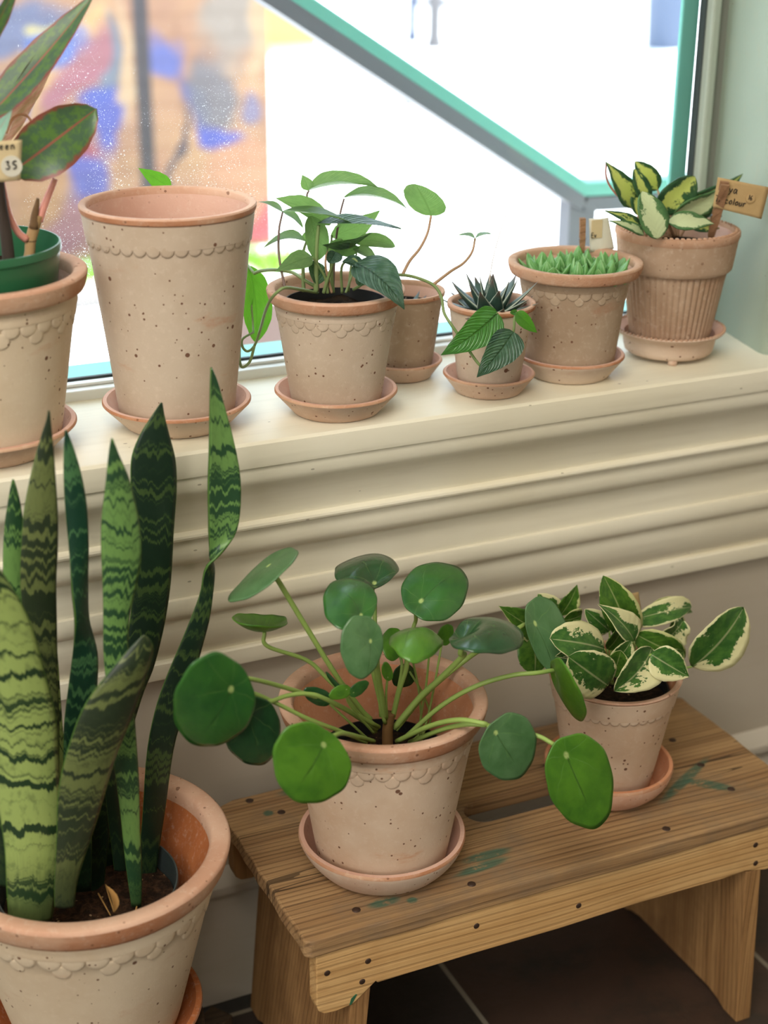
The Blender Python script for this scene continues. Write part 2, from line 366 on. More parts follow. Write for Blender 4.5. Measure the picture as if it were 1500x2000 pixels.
def variegated(name, green_a, green_b, cream, edge_cream=True, cover=0.5, transl=0.25, rough=0.4):
    g = G(name); uv, s, ac = leaf_nodes(g); r = g.math('MULTIPLY', g.rnd(), 31.0)
    q = g.n('CombineXYZ', ins={0: g.math('MULTIPLY', s[0], 2.2), 1: g.math('MULTIPLY', s[1], 2.6), 2: r}).outputs[0]
    n1 = g.noise(q, 1.0, 5, 0.72)
    vn = g.math('SINE', g.math('MULTIPLY', g.math('SUBTRACT', s[1], g.math('MULTIPLY', ac, 0.3)), 46.0))
    gr = g.mix(g.step(g.noise(q, 2.5, 3, 0.6), 0.35, 0.65), green_a, green_b)
    gr = g.mix(g.math('MULTIPLY', g.step(vn, 0.7, 1.0), 0.3), gr, green_b)
    if edge_cream:
        f = g.math('ADD', n1, g.math('MULTIPLY', g.math('POWER', ac, 5.0), 0.42))
        side = g.math('MULTIPLY', g.math('SUBTRACT', s[0], 0.5), 0.28)
        f = g.math('ADD', f, side)
        m = g.step(f, cover + 0.10, cover + 0.125)
    else:
        f = g.math('SUBTRACT', g.math('MULTIPLY_ADD', n1, 0.9, 0.10), g.math('MULTIPLY', g.math('POWER', ac, 1.6), 0.36))
        m = g.step(f, cover - 0.10, cover - 0.04)
    c = g.mix(m, gr, cream)
    c = g.mix(g.math('MULTIPLY', g.step(ac, 0.06, 0.015), 0.4), c, cream)
    return g.bsdf(c, rough, g.bump(vn, 0.10, 0.001), transl=transl, coat=0.1, spec=0.4)
M_NJOY = variegated('njoy_leaf', srgb(84, 130, 54), srgb(58, 104, 44), srgb(232, 228, 178), True, 0.50)
M_NJOYG = variegated('njoy_leaf_green', srgb(90, 132, 46), srgb(62, 104, 34), srgb(214, 216, 150), True, 0.68)
M_HOYA = variegated('hoya_leaf', srgb(64, 104, 66), srgb(46, 84, 54), srgb(204, 214, 120), False, 0.50)
M_HOYAP = variegated('hoya_leaf_pale', srgb(96, 136, 84), srgb(70, 112, 66), srgb(208, 220, 174), False, 0.42)
M_CEBU = vein_leaf('silver_vine_leaf', srgb(112, 142, 96), srgb(92, 124, 84), srgb(76, 106, 66), 0.35, 0.42, srgb(124, 166, 82))
M_CEBUD = vein_leaf('silver_vine_leaf_dark', srgb(88, 118, 102), srgb(62, 96, 80), srgb(40, 72, 58), 0.25, 0.15, srgb(110, 160, 70), freq=40, vstr=0.5, bstr=0.9)
M_CEBUG = vein_leaf('silver_vine_leaf_green', srgb(60, 120, 56), srgb(84, 138, 84), srgb(28, 74, 34), 0.28, 0.22, srgb(110, 180, 40), freq=40, vstr=0.5, bstr=0.9)
M_CEBUL = vein_leaf('silver_vine_leaf_backlit', srgb(70, 122, 42), srgb(54, 100, 34), srgb(40, 80, 28), 0.35, 0.42, srgb(104, 170, 40), vstr=0.25)
M_VINE = plain('vine_stem', srgb(122, 142, 88), 0.5)
M_VINEBR = plain('pinkish_vine_petiole', srgb(168, 134, 104), 0.55)
M_VINEDK = plain('dusky_petiole', srgb(112, 92, 84), 0.55)

def aglaonema_mat():
    g = G('red_edged_leaf'); uv, s, ac = leaf_nodes(g)
    n1 = g.noise(g.map(uv, (5, 9, 1)), 1.0, 5, 0.75)
    c = g.mix(g.step(n1, 0.45, 0.58), srgb(58, 84, 66), srgb(78, 110, 48))
    ed = g.math('ADD', ac, g.math('MULTIPLY', g.math('SUBTRACT', g.noise(g.map(uv, (3, 14, 1)), 1.0, 3), 0.5), 0.35))
    c = g.mix(g.step(ed, 0.80, 0.94), c, srgb(128, 44, 50))
    c = g.mix(g.step(ac, 0.06, 0.02), c, srgb(150, 66, 66))
    geo = g.n('NewGeometry').outputs['Backfacing']
    return g.bsdf(c, 0.4, g.bump(g.noise(g.map(uv, (2, 40, 1)), 1.0, 2), 0.2, 0.001), transl=0.15, tcol=srgb(80, 110, 50), coat=0.1)
M_AGLA = aglaonema_mat()
M_AGLAU = vein_leaf('red_edged_leaf_underside', srgb(196, 150, 120), srgb(152, 120, 78), srgb(176, 92, 80), 0.5, 0.25)
M_AGLAG = vein_leaf('pale_green_leaf', srgb(150, 190, 168), srgb(132, 172, 146), srgb(160, 120, 110), 0.45, 0.25, vstr=0.1)
M_PINKSTEM = plain('pink_petiole', srgb(226, 152, 136), 0.5)
M_CANE = plain('tan_cane', srgb(170, 136, 92), 0.75)
M_CANEDK = plain('dark_cane', srgb(62, 50, 42), 0.8)
M_SHEATH = plain('dry_brown_sheath', srgb(112, 84, 54), 0.85)
def haworthia_mat():
    g = G('dark_pointed_leaf'); uv, s, ac = leaf_nodes(g)
    c = g.mix(g.noise(g.map(uv, (30, 60, 1)), 1.0, 2), srgb(40, 66, 56), srgb(60, 86, 76))
    c = g.mix(g.step(s[1], 0.72, 1.0), c, srgb(92, 72, 66))
    c = g.mix(g.step(ac, 0.86, 0.97), c, srgb(176, 186, 170))
    return g.bsdf(c, 0.45, coat=0.05)
M_HAW = haworthia_mat()
def cymb_mat():
    g = G('pale_translucent_leaf'); uv, s, ac = leaf_nodes(g)
    st = g.step(g.math('SINE', g.math('MULTIPLY', s[0], 26.0)), 0.2, 0.9)
    c = g.mix(g.math('MULTIPLY', st, g.step(s[1], 0.3, 0.9)), srgb(112, 168, 96), srgb(158, 202, 140))
    return g.bsdf(c, 0.35, transl=0.3, tcol=srgb(130, 200, 90), coat=0.1)
M_CYMB = cymb_mat()
M_BLACKPOT = plain('black_plastic', srgb(30, 32, 34), 0.4)
M_GREYPOT = plain('grey_plastic', srgb(58, 68, 68), 0.4)
M_GREENPOT = plain('green_plastic', srgb(40, 96, 62), 0.32)
def paper_mat(name, a, b):
    g = G(name); v = g.obj(); return g.bsdf(g.mix(g.noise(v, 90, 4, 0.7), a, b), 0.85, transl=0.2, spec=0.2)
M_KRAFT = paper_mat('kraft_paper', srgb(206, 176, 128), srgb(190, 160, 112))
M_PALEKRAFT = paper_mat('pale_kraft_paper', srgb(222, 204, 164), srgb(212, 192, 150))
M_STICKER = paper_mat('cream_sticker', srgb(226, 222, 206), srgb(218, 214, 198))
M_INK = plain('black_ink', srgb(28, 24, 22), 0.7)
M_PEG = wood_mat('peg_wood', srgb(156, 118, 86), srgb(132, 96, 68), srgb(92, 64, 44))
M_STRAW = plain('dry_straw', srgb(170, 128, 70), 0.8)

def slate_mat():
    g = G('slate_tiles'); v = g.obj(False); s = g.sep(v)
    fx = g.math('ABSOLUTE', g.math('SUBTRACT', g.math('FRACT', g.math('MULTIPLY', g.math('SUBTRACT', s[0], 0.686), 1 / 0.35)), 0.5))
    fy = g.math('ABSOLUTE', g.math('SUBTRACT', g.math('FRACT', g.math('MULTIPLY', g.math('SUBTRACT', s[1], 1.32), 1 / 0.35)), 0.5))
    m = g.math('GREATER_THAN', g.math('MAXIMUM', fx, fy), 0.4915)
    cx = g.math('FLOOR', g.math('MULTIPLY', g.math('SUBTRACT', s[0], 0.686), 1 / 0.35)); cy = g.math('FLOOR', g.math('MULTIPLY', g.math('SUBTRACT', s[1], 1.32), 1 / 0.35))
    wn = g.n('TexWhiteNoise', noise_dimensions='2D', ins={'Vector': g.n('CombineXYZ', ins={0: cx, 1: cy}).outputs[0]}).outputs['Value']
    c = g.mix(g.step(wn, 0.35, 0.65), srgb(38, 40, 40), srgb(66, 48, 38))
    c = g.mix(g.step(g.noise(v, 9, 5, 0.65), 0.42, 0.7), c, srgb(40, 36, 31))
    c = g.mix(m, c, srgb(136, 128, 112))
    return g.bsdf(c, 0.5, g.bump(g.noise(v, 30, 5, 0.6), 0.5, 0.004))
M_SLATE = slate_mat()

# ------------------------------------------------------------------ room shell
SILL = 0.692
XR = 1.088                                       # right side of the window recess
prof = [(1.520, 0.640), (1.520, SILL - 0.0005), (1.290, SILL), (1.2860, 0.6912), (1.2833, 0.6885), (1.283, 0.684), (1.283, 0.6700), (1.2842, 0.6655), (1.2872, 0.6640),
        (1.2872, 0.6600), (1.2880, 0.6520), (1.2905, 0.6465), (1.2970, 0.6400), (1.3040, 0.6290), (1.3095, 0.6130), (1.3120, 0.6000),
        (1.3085, 0.5992), (1.3060, 0.5978), (1.3054, 0.5955), (1.3062, 0.5932), (1.3085, 0.5918), (1.3125, 0.5900), (1.3128, 0.5860), (1.3122, 0.5800), (1.3128, 0.5720), (1.3160, 0.5650), (1.3215, 0.5612), (1.3228, 0.5600),
        (1.3300, 0.5590), (1.3304, 0.5400), (1.3308, 0.5212), (1.3270, 0.5206), (1.3262, 0.5180), (1.3258, 0.5110), (1.3266, 0.5050), (1.3295, 0.5000), (1.3345, 0.4960), (1.3352, 0.4930),
        (1.3350, 0.4860), (1.3364, 0.4760), (1.3400, 0.4650), (1.3450, 0.4550), (1.3500, 0.4470), (1.3502, 0.4462), (1.3450, 0.4460), (1.3432, 0.4445), (1.3430, 0.4400), (1.3430, 0.4300), (1.3440, 0.4270), (1.3610, 0.4262), (1.3610, 0.640)]
def extrude_x(pr, x0, x1, nx=1):
    V, F = [], []; n = len(pr)
    for i in range(nx + 1):
        x = x0 + (x1 - x0) * i / nx
        V += [(x, y, z) for y, z in pr]
    for i in range(nx):
        for k in range(n):
            a = i * n + k; b = i * n + (k + 1) % n
            F.append((a, b, b + n, a + n))
    F.append(tuple(range(n))); F.append(tuple(nx * n + k for k in range(n)))
    return V, F
v, f = extrude_x(prof, -1.9, 1.9, 1)
props(mesh_obj('trim_1', v, f, M_CREAM, sharp=32), 'cream painted window sill with stacked mouldings under it', kind='structure')
v, f = join(box(-2.6, 2.0, 1.361, 1.52, 0, 0.64))
props(mesh_obj('wall_front', v, f, M_WALL, smooth=False), 'wall below the window sill, greyed to hold its shade', kind='structure')
v, f = join(box(-2.6, -1.9, 1.32, 1.52, 0.692, 2.6), box(1.19, 2.0, 1.32, 1.52, SILL, 2.6), box(-1.9, 1.19, 1.32, 1.52, 2.25, 2.6))
props(mesh_obj('wall_front_upper', v, f, M_REVEAL, smooth=False), kind='structure')
# right side of the recess, slightly splayed, with a rounded front corner
rp = [(XR + 0.030, 1.505), (XR + 0.018, 1.43), (XR - 0.002, 1.335), (XR - 0.001, 1.327), (XR + 0.004, 1.3215), (XR + 0.012, 1.320), (1.19, 1.320), (1.19, 1.505)]
V = [(x, y, z) for z in (SILL, 2.25) for x, y in rp]; n = len(rp)
F = [(k, (k + 1) % n, (k + 1) % n + n, k + n) for k in range(n)] + [tuple(range(n)), tuple(range(n, 2 * n))]
props(mesh_obj('trim_2', V, F, M_REVEAL, sharp=40), 'pale green plastered reveal at the right of the window', kind='structure')
# baseboard with a bead and a step
bp = [(1.361, 0.0), (1.345, 0.0), (1.345, 0.106), (1.3475, 0.110), (1.3475, 0.140), (1.343, 0.143), (1.3405, 0.149), (1.342, 0.156), (1.3475, 0.160), (1.355, 0.168), (1.361, 0.171)]
v, f = extrude_x(bp, -2.6, 2.0)
props(mesh_obj('baseboard_front', v, f, M_BASE, sharp=35), kind='structure')
v, f = box(-2.7, 2.1, -2.7, 1.52, -0.05, 0.0); props(mesh_obj('floor', v, f, M_SLATE, smooth=False), 'dark slate tile floor', kind='structure')
v, f = box(-2.7, 2.1, -2.7, 1.52, 2.6, 2.65); props(mesh_obj('ceiling', v, f, M_ROOM, smooth=False), kind='structure')
v, f = box(-2.7, -2.6, -2.7, 1.52, 0, 2.6); props(mesh_obj('wall_left', v, f, M_ROOM, smooth=False), kind='structure')
v, f = box(2.0, 2.1, -2.7, 1.52, 0, 2.6); props(mesh_obj('wall_right', v, f, M_ROOM, smooth=False), kind='structure')
v, f = box(-2.7, 2.1, -2.7, -2.6, 0, 2.6); props(mesh_obj('wall_back', v, f, M_ROOM, smooth=False), kind='structure')

# window: bead, teal frame, stops and the dusty pane
win = thing('window_1', 'teal framed shop window with a dusty pane', 'window', (0, 1.49, SILL)); win['kind'] = 'structure'; del win['category']
v, f = join(box(-1.9, XR + 0.02, 1.470, 1.494, SILL - 0.002, SILL + 0.010), box(-1.9, XR + 0.02, 1.482, 1.494, SILL + 0.010, SILL + 0.0135))
bevel(mesh_obj('glazing_bead', v, f, M_STRIP, win, smooth=False), 0.0015)
v, f = join(box(-1.9, XR + 0.02, 1.4955, 1.500, SILL, SILL + 0.0155)); mesh_obj('gasket', v, f, M_GASKET, win, smooth=False)
v, f = box(-1.9, XR + 0.03, 1.502, 1.575, SILL - 0.06, SILL + 0.006); bevel(mesh_obj('outer_sill', v, f, M_TEAL, win, smooth=False), 0.002)
v, f = box(1.064, 1.087, 1.4998, 1.506, SILL, 2.25); bevel(mesh_obj('frame_post', v, f, M_TEAL, win, smooth=False), 0.002)
v, f = box(1.087, 1.092, 1.490, 1.50, SILL, 2.25); mesh_obj('gasket', v, f, M_GASKET, win, smooth=False)
v, f = box(1.090, 1.102, 1.478, 1.496, SILL, 2.25); bevel(mesh_obj('stop', v, f, plain('pale_green_stop', srgb(160, 168, 154), 0.6), win, smooth=False), 0.003)
v, f = box(1.102, 1.125, 1.484, 1.498, SILL, 2.25); mesh_obj('stop', v, f, M_SHADESTOP, win, smooth=False)
def glass_mat():
    g = G('dusty_glass'); v = g.obj(False); s = g.sep(v)
    tr = g.n('BsdfTransparent'); gl = g.n('BsdfGlossy', ins={'Roughness': 0.03})
    fr = g.n('Fresnel', ins={'IOR': 1.35})
    sh = g.n('MixShader', ins={0: g.math('MULTIPLY', fr, 0.6), 1: tr.outputs[0], 2: gl.outputs[0]})
    fade = g.math('MULTIPLY', g.step(s[0], 0.70, 0.55), g.step(s[2], 0.46, 0.14))
    d = None
    for sc, r in ((330, 0.30), (560, 0.34), (150, 0.12)):
        vo = g.voro(v, sc); cr = g.sep(vo.outputs['Color'])
        m = g.math('LESS_THAN', vo.outputs['Distance'], g.math('MULTIPLY', g.math('MULTIPLY', cr[1], r), g.step(g.noise(g.map(v, (9, 9, 5)), 1.0, 3), 0.35, 0.65)))
        d = m if d is None else g.math('MAXIMUM', d, m)
    d = g.math('MULTIPLY', g.math('MULTIPLY', d, fade), 0.65)
    dirt = g.n('MixShader', ins={0: 0.6, 1: g.n('BsdfDiffuse', ins={0: (0.8, 0.8, 0.8, 1)}).outputs[0], 2: g.n('BsdfTranslucent', ins={0: (0.85, 0.85, 0.85, 1)}).outputs[0]})
    g.t.links.new(g.n('MixShader', ins={0: d, 1: sh.outputs[0], 2: dirt.outputs[0]}).outputs[0], g.out.inputs[0]); return g.m
v, f = box(-1.9, 1.09, 1.4965, 1.4995, SILL + 0.013, 2.25)
mesh_obj('glass', v, f, glass_mat(), win, smooth=False)

# ------------------------------------------------------------------ outside
def ground_mat():
    g = G('sunlit_pavement'); v = g.obj(False)
    c = g.mix(g.noise(v, 3, 4), srgb(222, 223, 224), srgb(204, 206, 208)); return g.bsdf(c, 0.9, spec=0.2)
v, f = box(-12, 24, 1.7, 40, -0.12, 0.0); props(mesh_obj('street_ground', v, f, ground_mat(), smooth=False), 'bright sunlit pavement outside the window', kind='structure')
MW = P(533, 483, 4.95)
mur_o = Vector((MW.x, 4.95, 0.0))
def mural_xy(px, py):
    q = P(px, py, 4.95) - mur_o; return q.x, q.z
MS = (P(400, 200, 4.95) - P(300, 200, 4.95)).x / 100.0          # metres per photo pixel on the wall
def mural_mat():
    g = G('painted_brick'); v = g.obj(False); s = g.sep(v)
    v2 = g.n('CombineXYZ', ins={0: s[0], 1: s[2]}).outputs[0]
    dn = g.n('TexNoise', ins={'Vector': v2, 'Scale': 3.2, 'Detail': 3.0}).outputs['Color']
    dv = g.n('VectorMath', operation='ADD', ins={0: v2, 1: g.n('VectorMath', operation='SCALE', ins={0: g.n('VectorMath', operation='SUBTRACT', ins={0: dn, 1: (0.5, 0.5, 0.5)}).outputs[0], 3: 0.34}).outputs[0]}).outputs[0]
    c = g.mix(g.step(g.noise(v2, 4, 3), 0.35, 0.65), srgb(214, 164, 122), srgb(190, 140, 112))
    B = [(30, 30, 90, 45, 0, (104, 124, 166)), (80, 35, 26, 15, 20, (236, 216, 130)), (20, 190, 50, 60, 0, (150, 112, 122)),
         (120, 140, 34, 150, 38, (244, 196, 132)), (110, 75, 45, 30, 30, (86, 128, 210)), (72, 205, 16, 46, 12, (78, 100, 196)), (165, 150, 34, 95, 25, (180, 110, 130)),
         (212, 130, 16, 90, 4, (124, 142, 160)), (215, 235, 26, 62, 8, (76, 102, 200)), (165, 345, 44, 60, -28, (74, 96, 192)), (155, 302, 42, 12, 0, (190, 90, 98)),
         (130, 450, 70, 60, 0, (176, 118, 130)), (60, 380, 60, 60, 0, (200, 146, 104)), (245, 120, 12, 120, 4, (226, 190, 150)),
         (322, 95, 34, 48, 15, (92, 116, 196)), (345, 300, 9, 90, 0, (84, 76, 92)), (310, 350, 26, 40, 0, (196, 140, 112)), (372, 215, 20, 70, -18, (78, 92, 170)),
         (405, 195, 52, 70, -12, (120, 122, 132)), (425, 282, 44, 26, 8, (70, 96, 202)), (450, 60, 60, 70, 0, (176, 164, 152)), (505, 60, 24, 80, 0, (224, 188, 146)),
         (490, 205, 20, 44, 0, (138, 134, 168)), (470, 350, 60, 50, 0, (222, 160, 124)), (515, 440, 34, 60, 0, (212, 92, 104)), (410, 440, 60, 40, 0, (206, 120, 112))]
    for (px, py, rx, ry, ang, col) in B:
        x, z = mural_xy(px, py)
        q = g.n('VectorMath', operation='SUBTRACT', ins={0: dv, 1: (x, z, 0)}).outputs[0]
        q = g.n('VectorRotate', rotation_type='Z_AXIS', ins={'Vector': q, 'Angle': radians(ang)}).outputs[0]
        ln = g.n('VectorMath', operation='LENGTH', ins={0: g.map(q, (1 / (rx * MS), 1 / (ry * MS), 0))}).outputs['Value']
        c = g.mix(g.math('MULTIPLY', g.step(ln, 1.35, 0.70), 0.92), c, srgb(*col))
    x0, z0 = mural_xy(272, 0); x1, z1 = mural_xy(290, 350)
    ctr = g.math('MULTIPLY_ADD', g.math('SUBTRACT', s[2], z0), (x1 - x0) / (z1 - z0), x0)
    c = g.mix(g.step(g.math('ABSOLUTE', g.math('SUBTRACT', s[0], ctr)), 17 * MS, 13 * MS), c, srgb(62, 66, 76))
    br = g.n('TexBrick', ins={'Vector': v2, 'Scale': 1.0, 'Color1': (1, 1, 1, 1), 'Color2': (0.93, 0.93, 0.93, 1), 'Mortar': (0.82, 0.80, 0.79, 1), 'Mortar Size': 0.005, 'Brick Width': 0.21, 'Row Height': 0.07}).outputs['Color']
    c = g.mix(0.22, c, srgb(176, 156, 146)); c = g.mix(1.0, c, br, 'MULTIPLY'); c = g.mix(1.0, c, (0.50, 0.50, 0.50, 1), 'MULTIPLY')
    return g.bsdf(c, 0.85, spec=0.2)
v, f = box(-9, MW.x, 4.95, 5.25, 0, 1.9)
mw = mesh_obj('mural_wall', v, f, mural_mat(), smooth=False, loc=mur_o)
props(mw, 'brick wall painted with an abstract mural across the street', kind='structure')
def grass_mat():
    g = G('grass'); v = g.obj(False); return g.bsdf(g.mix(g.noise(v, 30, 4), srgb(110, 176, 40), srgb(150, 206, 70)), 0.9)
random.seed(4)
GV, GF = [], []
for _ in range(5200):
    x = random.uniform(-2.5, MW.x - 0.02); y = random.uniform(4.52, 4.80); h = random.uniform(0.03, 0.07); a = random.uniform(0, pi); w = 0.006
    n = len(GV); dx, dy = cos(a) * w, sin(a) * w; lx, ly = random.uniform(-.03, .03), random.uniform(-.03, .03)
    GV += [(x - dx, y - dy, 0), (x + dx, y + dy, 0), (x + lx, y + ly, h)]; GF.append((n, n + 1, n + 2))
props(mesh_obj('grass_strip', GV, GF, grass_mat(), smooth=False), 'strip of green grass in front of the mural wall', 'grass', kind='stuff')
v, f = box(-4, 1.62, 4.36, 4.50, 0, 0.05); props(mesh_obj('kerb', v, f, plain('grey_kerb', srgb(142, 136, 132), 0.9), smooth=False), 'grey stone kerb along the grass strip', kind='structure')
v, f = box(1.15, 1.75, 3.66, 4.12, 0, 0.03); props(bevel(mesh_obj('brick_step', v, f, plain('brown_brick', srgb(58, 40, 32), 0.9), smooth=False), 0.004), 'low brown brick slab lying on the pavement below the window', 'slab')
# teal handrail outside
hr = thing('handrail', 'teal painted metal handrail sloping down outside the window', 'handrail', (1.19, 1.90, 0.0))
def bar(a, b, w, h):
    a, b = Vector(a), Vector(b); t = (b - a).normalized(); n1 = Vector((0, 1, 0)); n2 = t.cross(n1).normalized()
    V = [p + n1 * sx * w / 2 + n2 * sy * h / 2 for p in (a, b) for sx, sy in ((-1, -1), (1, -1), (1, 1), (-1, 1))]
    return V, [(0, 1, 2, 3), (7, 6, 5, 4), (0, 4, 5, 1), (1, 5, 6, 2), (2, 6, 7, 3), (3, 7, 4, 0)]
a0 = P(330, -170, 1.9); a1 = P(1130, 366, 1.9); a2 = P(1420, 352, 1.9)
for q, nm in ((bar(a0, a1 + (a1 - a0).normalized() * 0.006, 0.040, 0.020), 'rail'), (bar(a1 - Vector((0.006, 0, 0)), a2, 0.0404, 0.0204), 'rail')):
    bevel(mesh_obj(nm, q[0], q[1], M_TEAL, hr, smooth=False), 0.004)
M_RAILGREY = plain('grey_metal', srgb(104, 107, 114), 0.5)
for (p, q) in ((a0, a1), (a1, a2)):
    dz = Vector((0, 0.0, -0.0215)); vv, ff = bar(p + dz, q + dz, 0.0396, 0.020); mesh_obj('shaded_underside', vv, ff, M_RAILGREY, hr, smooth=False)  # grey bar under the rail paints in its shaded underside
v, f = box(a1.x - 0.022, a1.x + 0.022, 1.885, 1.915, 0, a1.z - 0.012); mesh_obj('post', v, f, M_RAILGREY, hr, smooth=False)
# street furniture far behind
def street(px, py, w, h, col, name, label, cat, square=False, group=None):
    b = PZ(px, py, 0.0); m = plain(name + '_paint', srgb(*col), 0.6)
    t = thing(name, label, cat, (b.x, b.y, 0), group)
    vv, ff = lathe([(0, 0), (w * 1.25, 0), (w * 1.25, h * 0.06), (w, h * 0.08), (w, h * 0.86), (w * 1.1, h * 0.87), (w * 1.1, h * 0.92), (w * 0.9, h * 0.97), (0, h)], 28, (b.x, b.y, 0))
    mesh_obj('post', vv, ff, m, t, sharp=40)
    return t
street(805, 84, 0.045, 1.0, (48, 60, 84), 'street_bollard', 'slim blue grey street bollard beyond the handrail', 'bollard')
street(848, 96, 0.060, 1.0, (88, 84, 84), 'street_bollard', 'thicker pale grey street bollard right of the slim one', 'bollard')
b = PZ(1300, 96, 0.0)
bn = thing('litter_bin', 'blue grey litter bin on the pavement seen near the window frame', 'bin', (b.x, b.y, 0))
vv, ff = lathe([(0, 0), (0.16, 0), (0.19, 0.75), (0.20, 0.76), (0.20, 0.80), (0.185, 0.80), (0.17, 0.70), (0, 0.70)], 32, (b.x, b.y, 0))
mesh_obj('bin_body', vv, ff, plain('bin_paint', srgb(70, 82, 104), 0.5), bn, sharp=40)
vv, ff = lathe([(0.21, 0.79), (0.21, 0.83), (0.12, 0.90), (0, 0.92)], 32, (b.x, b.y, 0)); mesh_obj('bin_lid', vv, ff, plain('bin_lid_paint', srgb(60, 72, 94), 0.5), bn, sharp=40)
b = PZ(755, 205, 0.0)
v, f = box(b.x - 0.36, b.x + 0.36, b.y - 0.16, b.y + 0.16, 0.0, 0.012)
props(mesh_obj('drain_cover', v, f, plain('drain_metal', srgb(48, 46, 40), 0.6), smooth=False), 'flat grey drain cover on the bright pavement', 'drain cover')
b = PZ(945, 14, 0.0)
v, f = box(b.x - 0.5, b.x + 0.5, b.y, b.y + 0.5, 0.0, 0.07); props(bevel(mesh_obj('far_car_base', v, f, plain('car_base_dark', srgb(60, 64, 76), 0.8), smooth=False), 0.02), 'dark low box standing for the underside of a far car', 'car')  # low box stands for the dark underside of a far car
b = PZ(567, 104, 0.0)
yb = thing('yellow_shutter', 'yellow painted doorway panel past the end of the mural', 'panel', (b.x, b.y, 0))
v, f = box(b.x - 0.35, b.x + 0.22, b.y, b.y + 0.05, 0.0, 2.2); mesh_obj('panel', v, f, plain('yellow_paint', srgb(206, 170, 80), 0.7), yb, smooth=False)
v, f = box(b.x - 0.37, b.x + 0.24, b.y - 0.01, b.y + 0.06, 0.0, 0.05); mesh_obj('threshold', v, f, plain('pinkish_stone', srgb(214, 180, 160), 0.8), yb, smooth=False)
# unseen slab added above the window to keep the sun off the glass
v, f = join(box(-3.0, 3.0, 1.52, 2.40, 2.42, 2.46), box(-3.0, 3.0, 2.37, 2.40, 2.32, 2.42))
props(mesh_obj('sun_blocker', v, f, plain('sun_blocker_grey', srgb(196, 204, 200), 0.9), smooth=False), 'unseen flat slab added above the window to block the sun', kind='structure')

# ------------------------------------------------------------------ terracotta pots and saucers
def disc_plate(rf, th, zc, rad, thick, nseg=14, half=False):
    """raised round scallop lying on a surface of revolution r = rf(z)"""
    V, F = [], []
    rings = ((0.0, 1.0), (0.6, 1.0), (0.86, 0.88), (0.97, 0.45), (1.0, -0.25))
    idx = []
    for rho, hh in rings:
        row = []
        for k in range(1 if rho == 0 else nseg):
            a = 2 * pi * k / nseg; lx, lz = rho * rad * cos(a), rho * rad * sin(a)
            z = zc + lz; r = rf(z); t = th + lx / r; rr = r + thick * hh
            row.append(len(V)); V.append((rr * cos(t), rr * sin(t), z))
        idx.append(row)
    for a, b in zip(idx, idx[1:]):
        for k in range(nseg):
            k2 = (k + 1) % nseg
            if len(a) == 1: F.append((a[0], b[k], b[k2]))
            else: F.append((a[k], b[k], b[k2], a[k2]))
    return V, F
def scallop_pot(label, loc, R, H, rb, rbody, n1=33, mats=(None, None, None), two_rows=True, lipw=0.14, group='scalloped clay pots', seed=0):
    """wide rolled lip, neck groove, rows of scallops under it"""
    t = thing('terracotta_pot', label, 'flower pot', loc, group)
    L = Vector(loc); k = R / 0.10
    zb = H - 0.033 * k                              # bottom of the neck
    rf = lambda z: rb + (rbody - rb) * max(0.0, min(1.0, z / zb))
    ri = R * (1 - lipw)
    body = [(0, 0), (rb - 0.004 * k, 0), (rb, 0.003 * k)] + [(rf(z), z) for z in [zb * i / 8 for i in range(1, 8)]] + \
           [(rbody, zb), (rbody + 0.0016 * k, zb + 0.0012 * k), (rbody + 0.0024 * k, zb + 0.005 * k), (rbody + 0.0018 * k, zb + 0.0085 * k), (rbody + 0.0012 * k, zb + 0.0105 * k), (rbody + 0.0022 * k, zb + 0.0120 * k), (R * 0.945, H - 0.017 * k)]
    V1, F1 = lathe(body, 120, L, 0.006, seed)
    inner = [(R * 0.945, H - 0.017 * k), (ri, H - 0.012 * k), (ri - 0.003 * k, H - 0.02 * k), (rbody - 0.011 * k, zb), (rb - 0.009 * k, 0.013 * k), (0, 0.012 * k)]
    V2, F2 = lathe(inner, 120, L, 0.006, seed)
    n = len(V1)
    mesh_obj('body', V1 + V2, F1 + [tuple(i + n for i in q) for q in F2], [mats[0], mats[2]], t, slots=[0] * len(F1) + [1] * len(F2), sharp=40)
    edge = [(R * 0.93, H - 0.0185 * k), (R * 0.955, H - 0.0175 * k), (R * 0.972, H - 0.0145 * k), (R * 0.988, H - 0.009 * k), (R * 0.998, H - 0.0045 * k), (R, H - 0.003 * k)]
    top = [(R, H - 0.003 * k), (R * 0.994, H - 0.0008 * k), (R * 0.98, H), (ri + 0.003 * k, H - 0.0006 * k), (ri + 0.0006 * k, H - 0.003 * k), (ri, H - 0.012 * k)]
    Va, Fa = lathe(edge, 120, L, 0.006, seed); Vb, Fb = lathe(top, 120, L, 0.006, seed); n = len(Va)
    mesh_obj('rim', Va + Vb, Fa + [tuple(i + n for i in q) for q in Fb], [M_EDGE, mats[1]], t, slots=[0] * len(Fa) + [1] * len(Fb), sharp=50)
    rnd = random.Random(seed); rad = pi * rbody / n1 * 0.98; V, F = [], []
    for i in range(n1):
        th = 2 * pi * (i + 0.5) / n1 + rnd.uniform(-.01, .01)
        q = disc_plate(rf, th, zb - 0.0012 * k, rad * rnd.uniform(1.00, 1.08), 0.0014 * k); V, F = join((V, F), q)
        if two_rows and i % 2 == 0:
            th2 = 2 * pi * (i + 1) / n1
            q = disc_plate(rf, th2, zb - 0.0012 * k - rad * 1.12, rad * rnd.uniform(0.74, 1.0), 0.0010 * k); V, F = join((V, F), q)
    mesh_obj('scallop_border', [Vector(p) + L for p in V], F, mats[0], t)
    return t
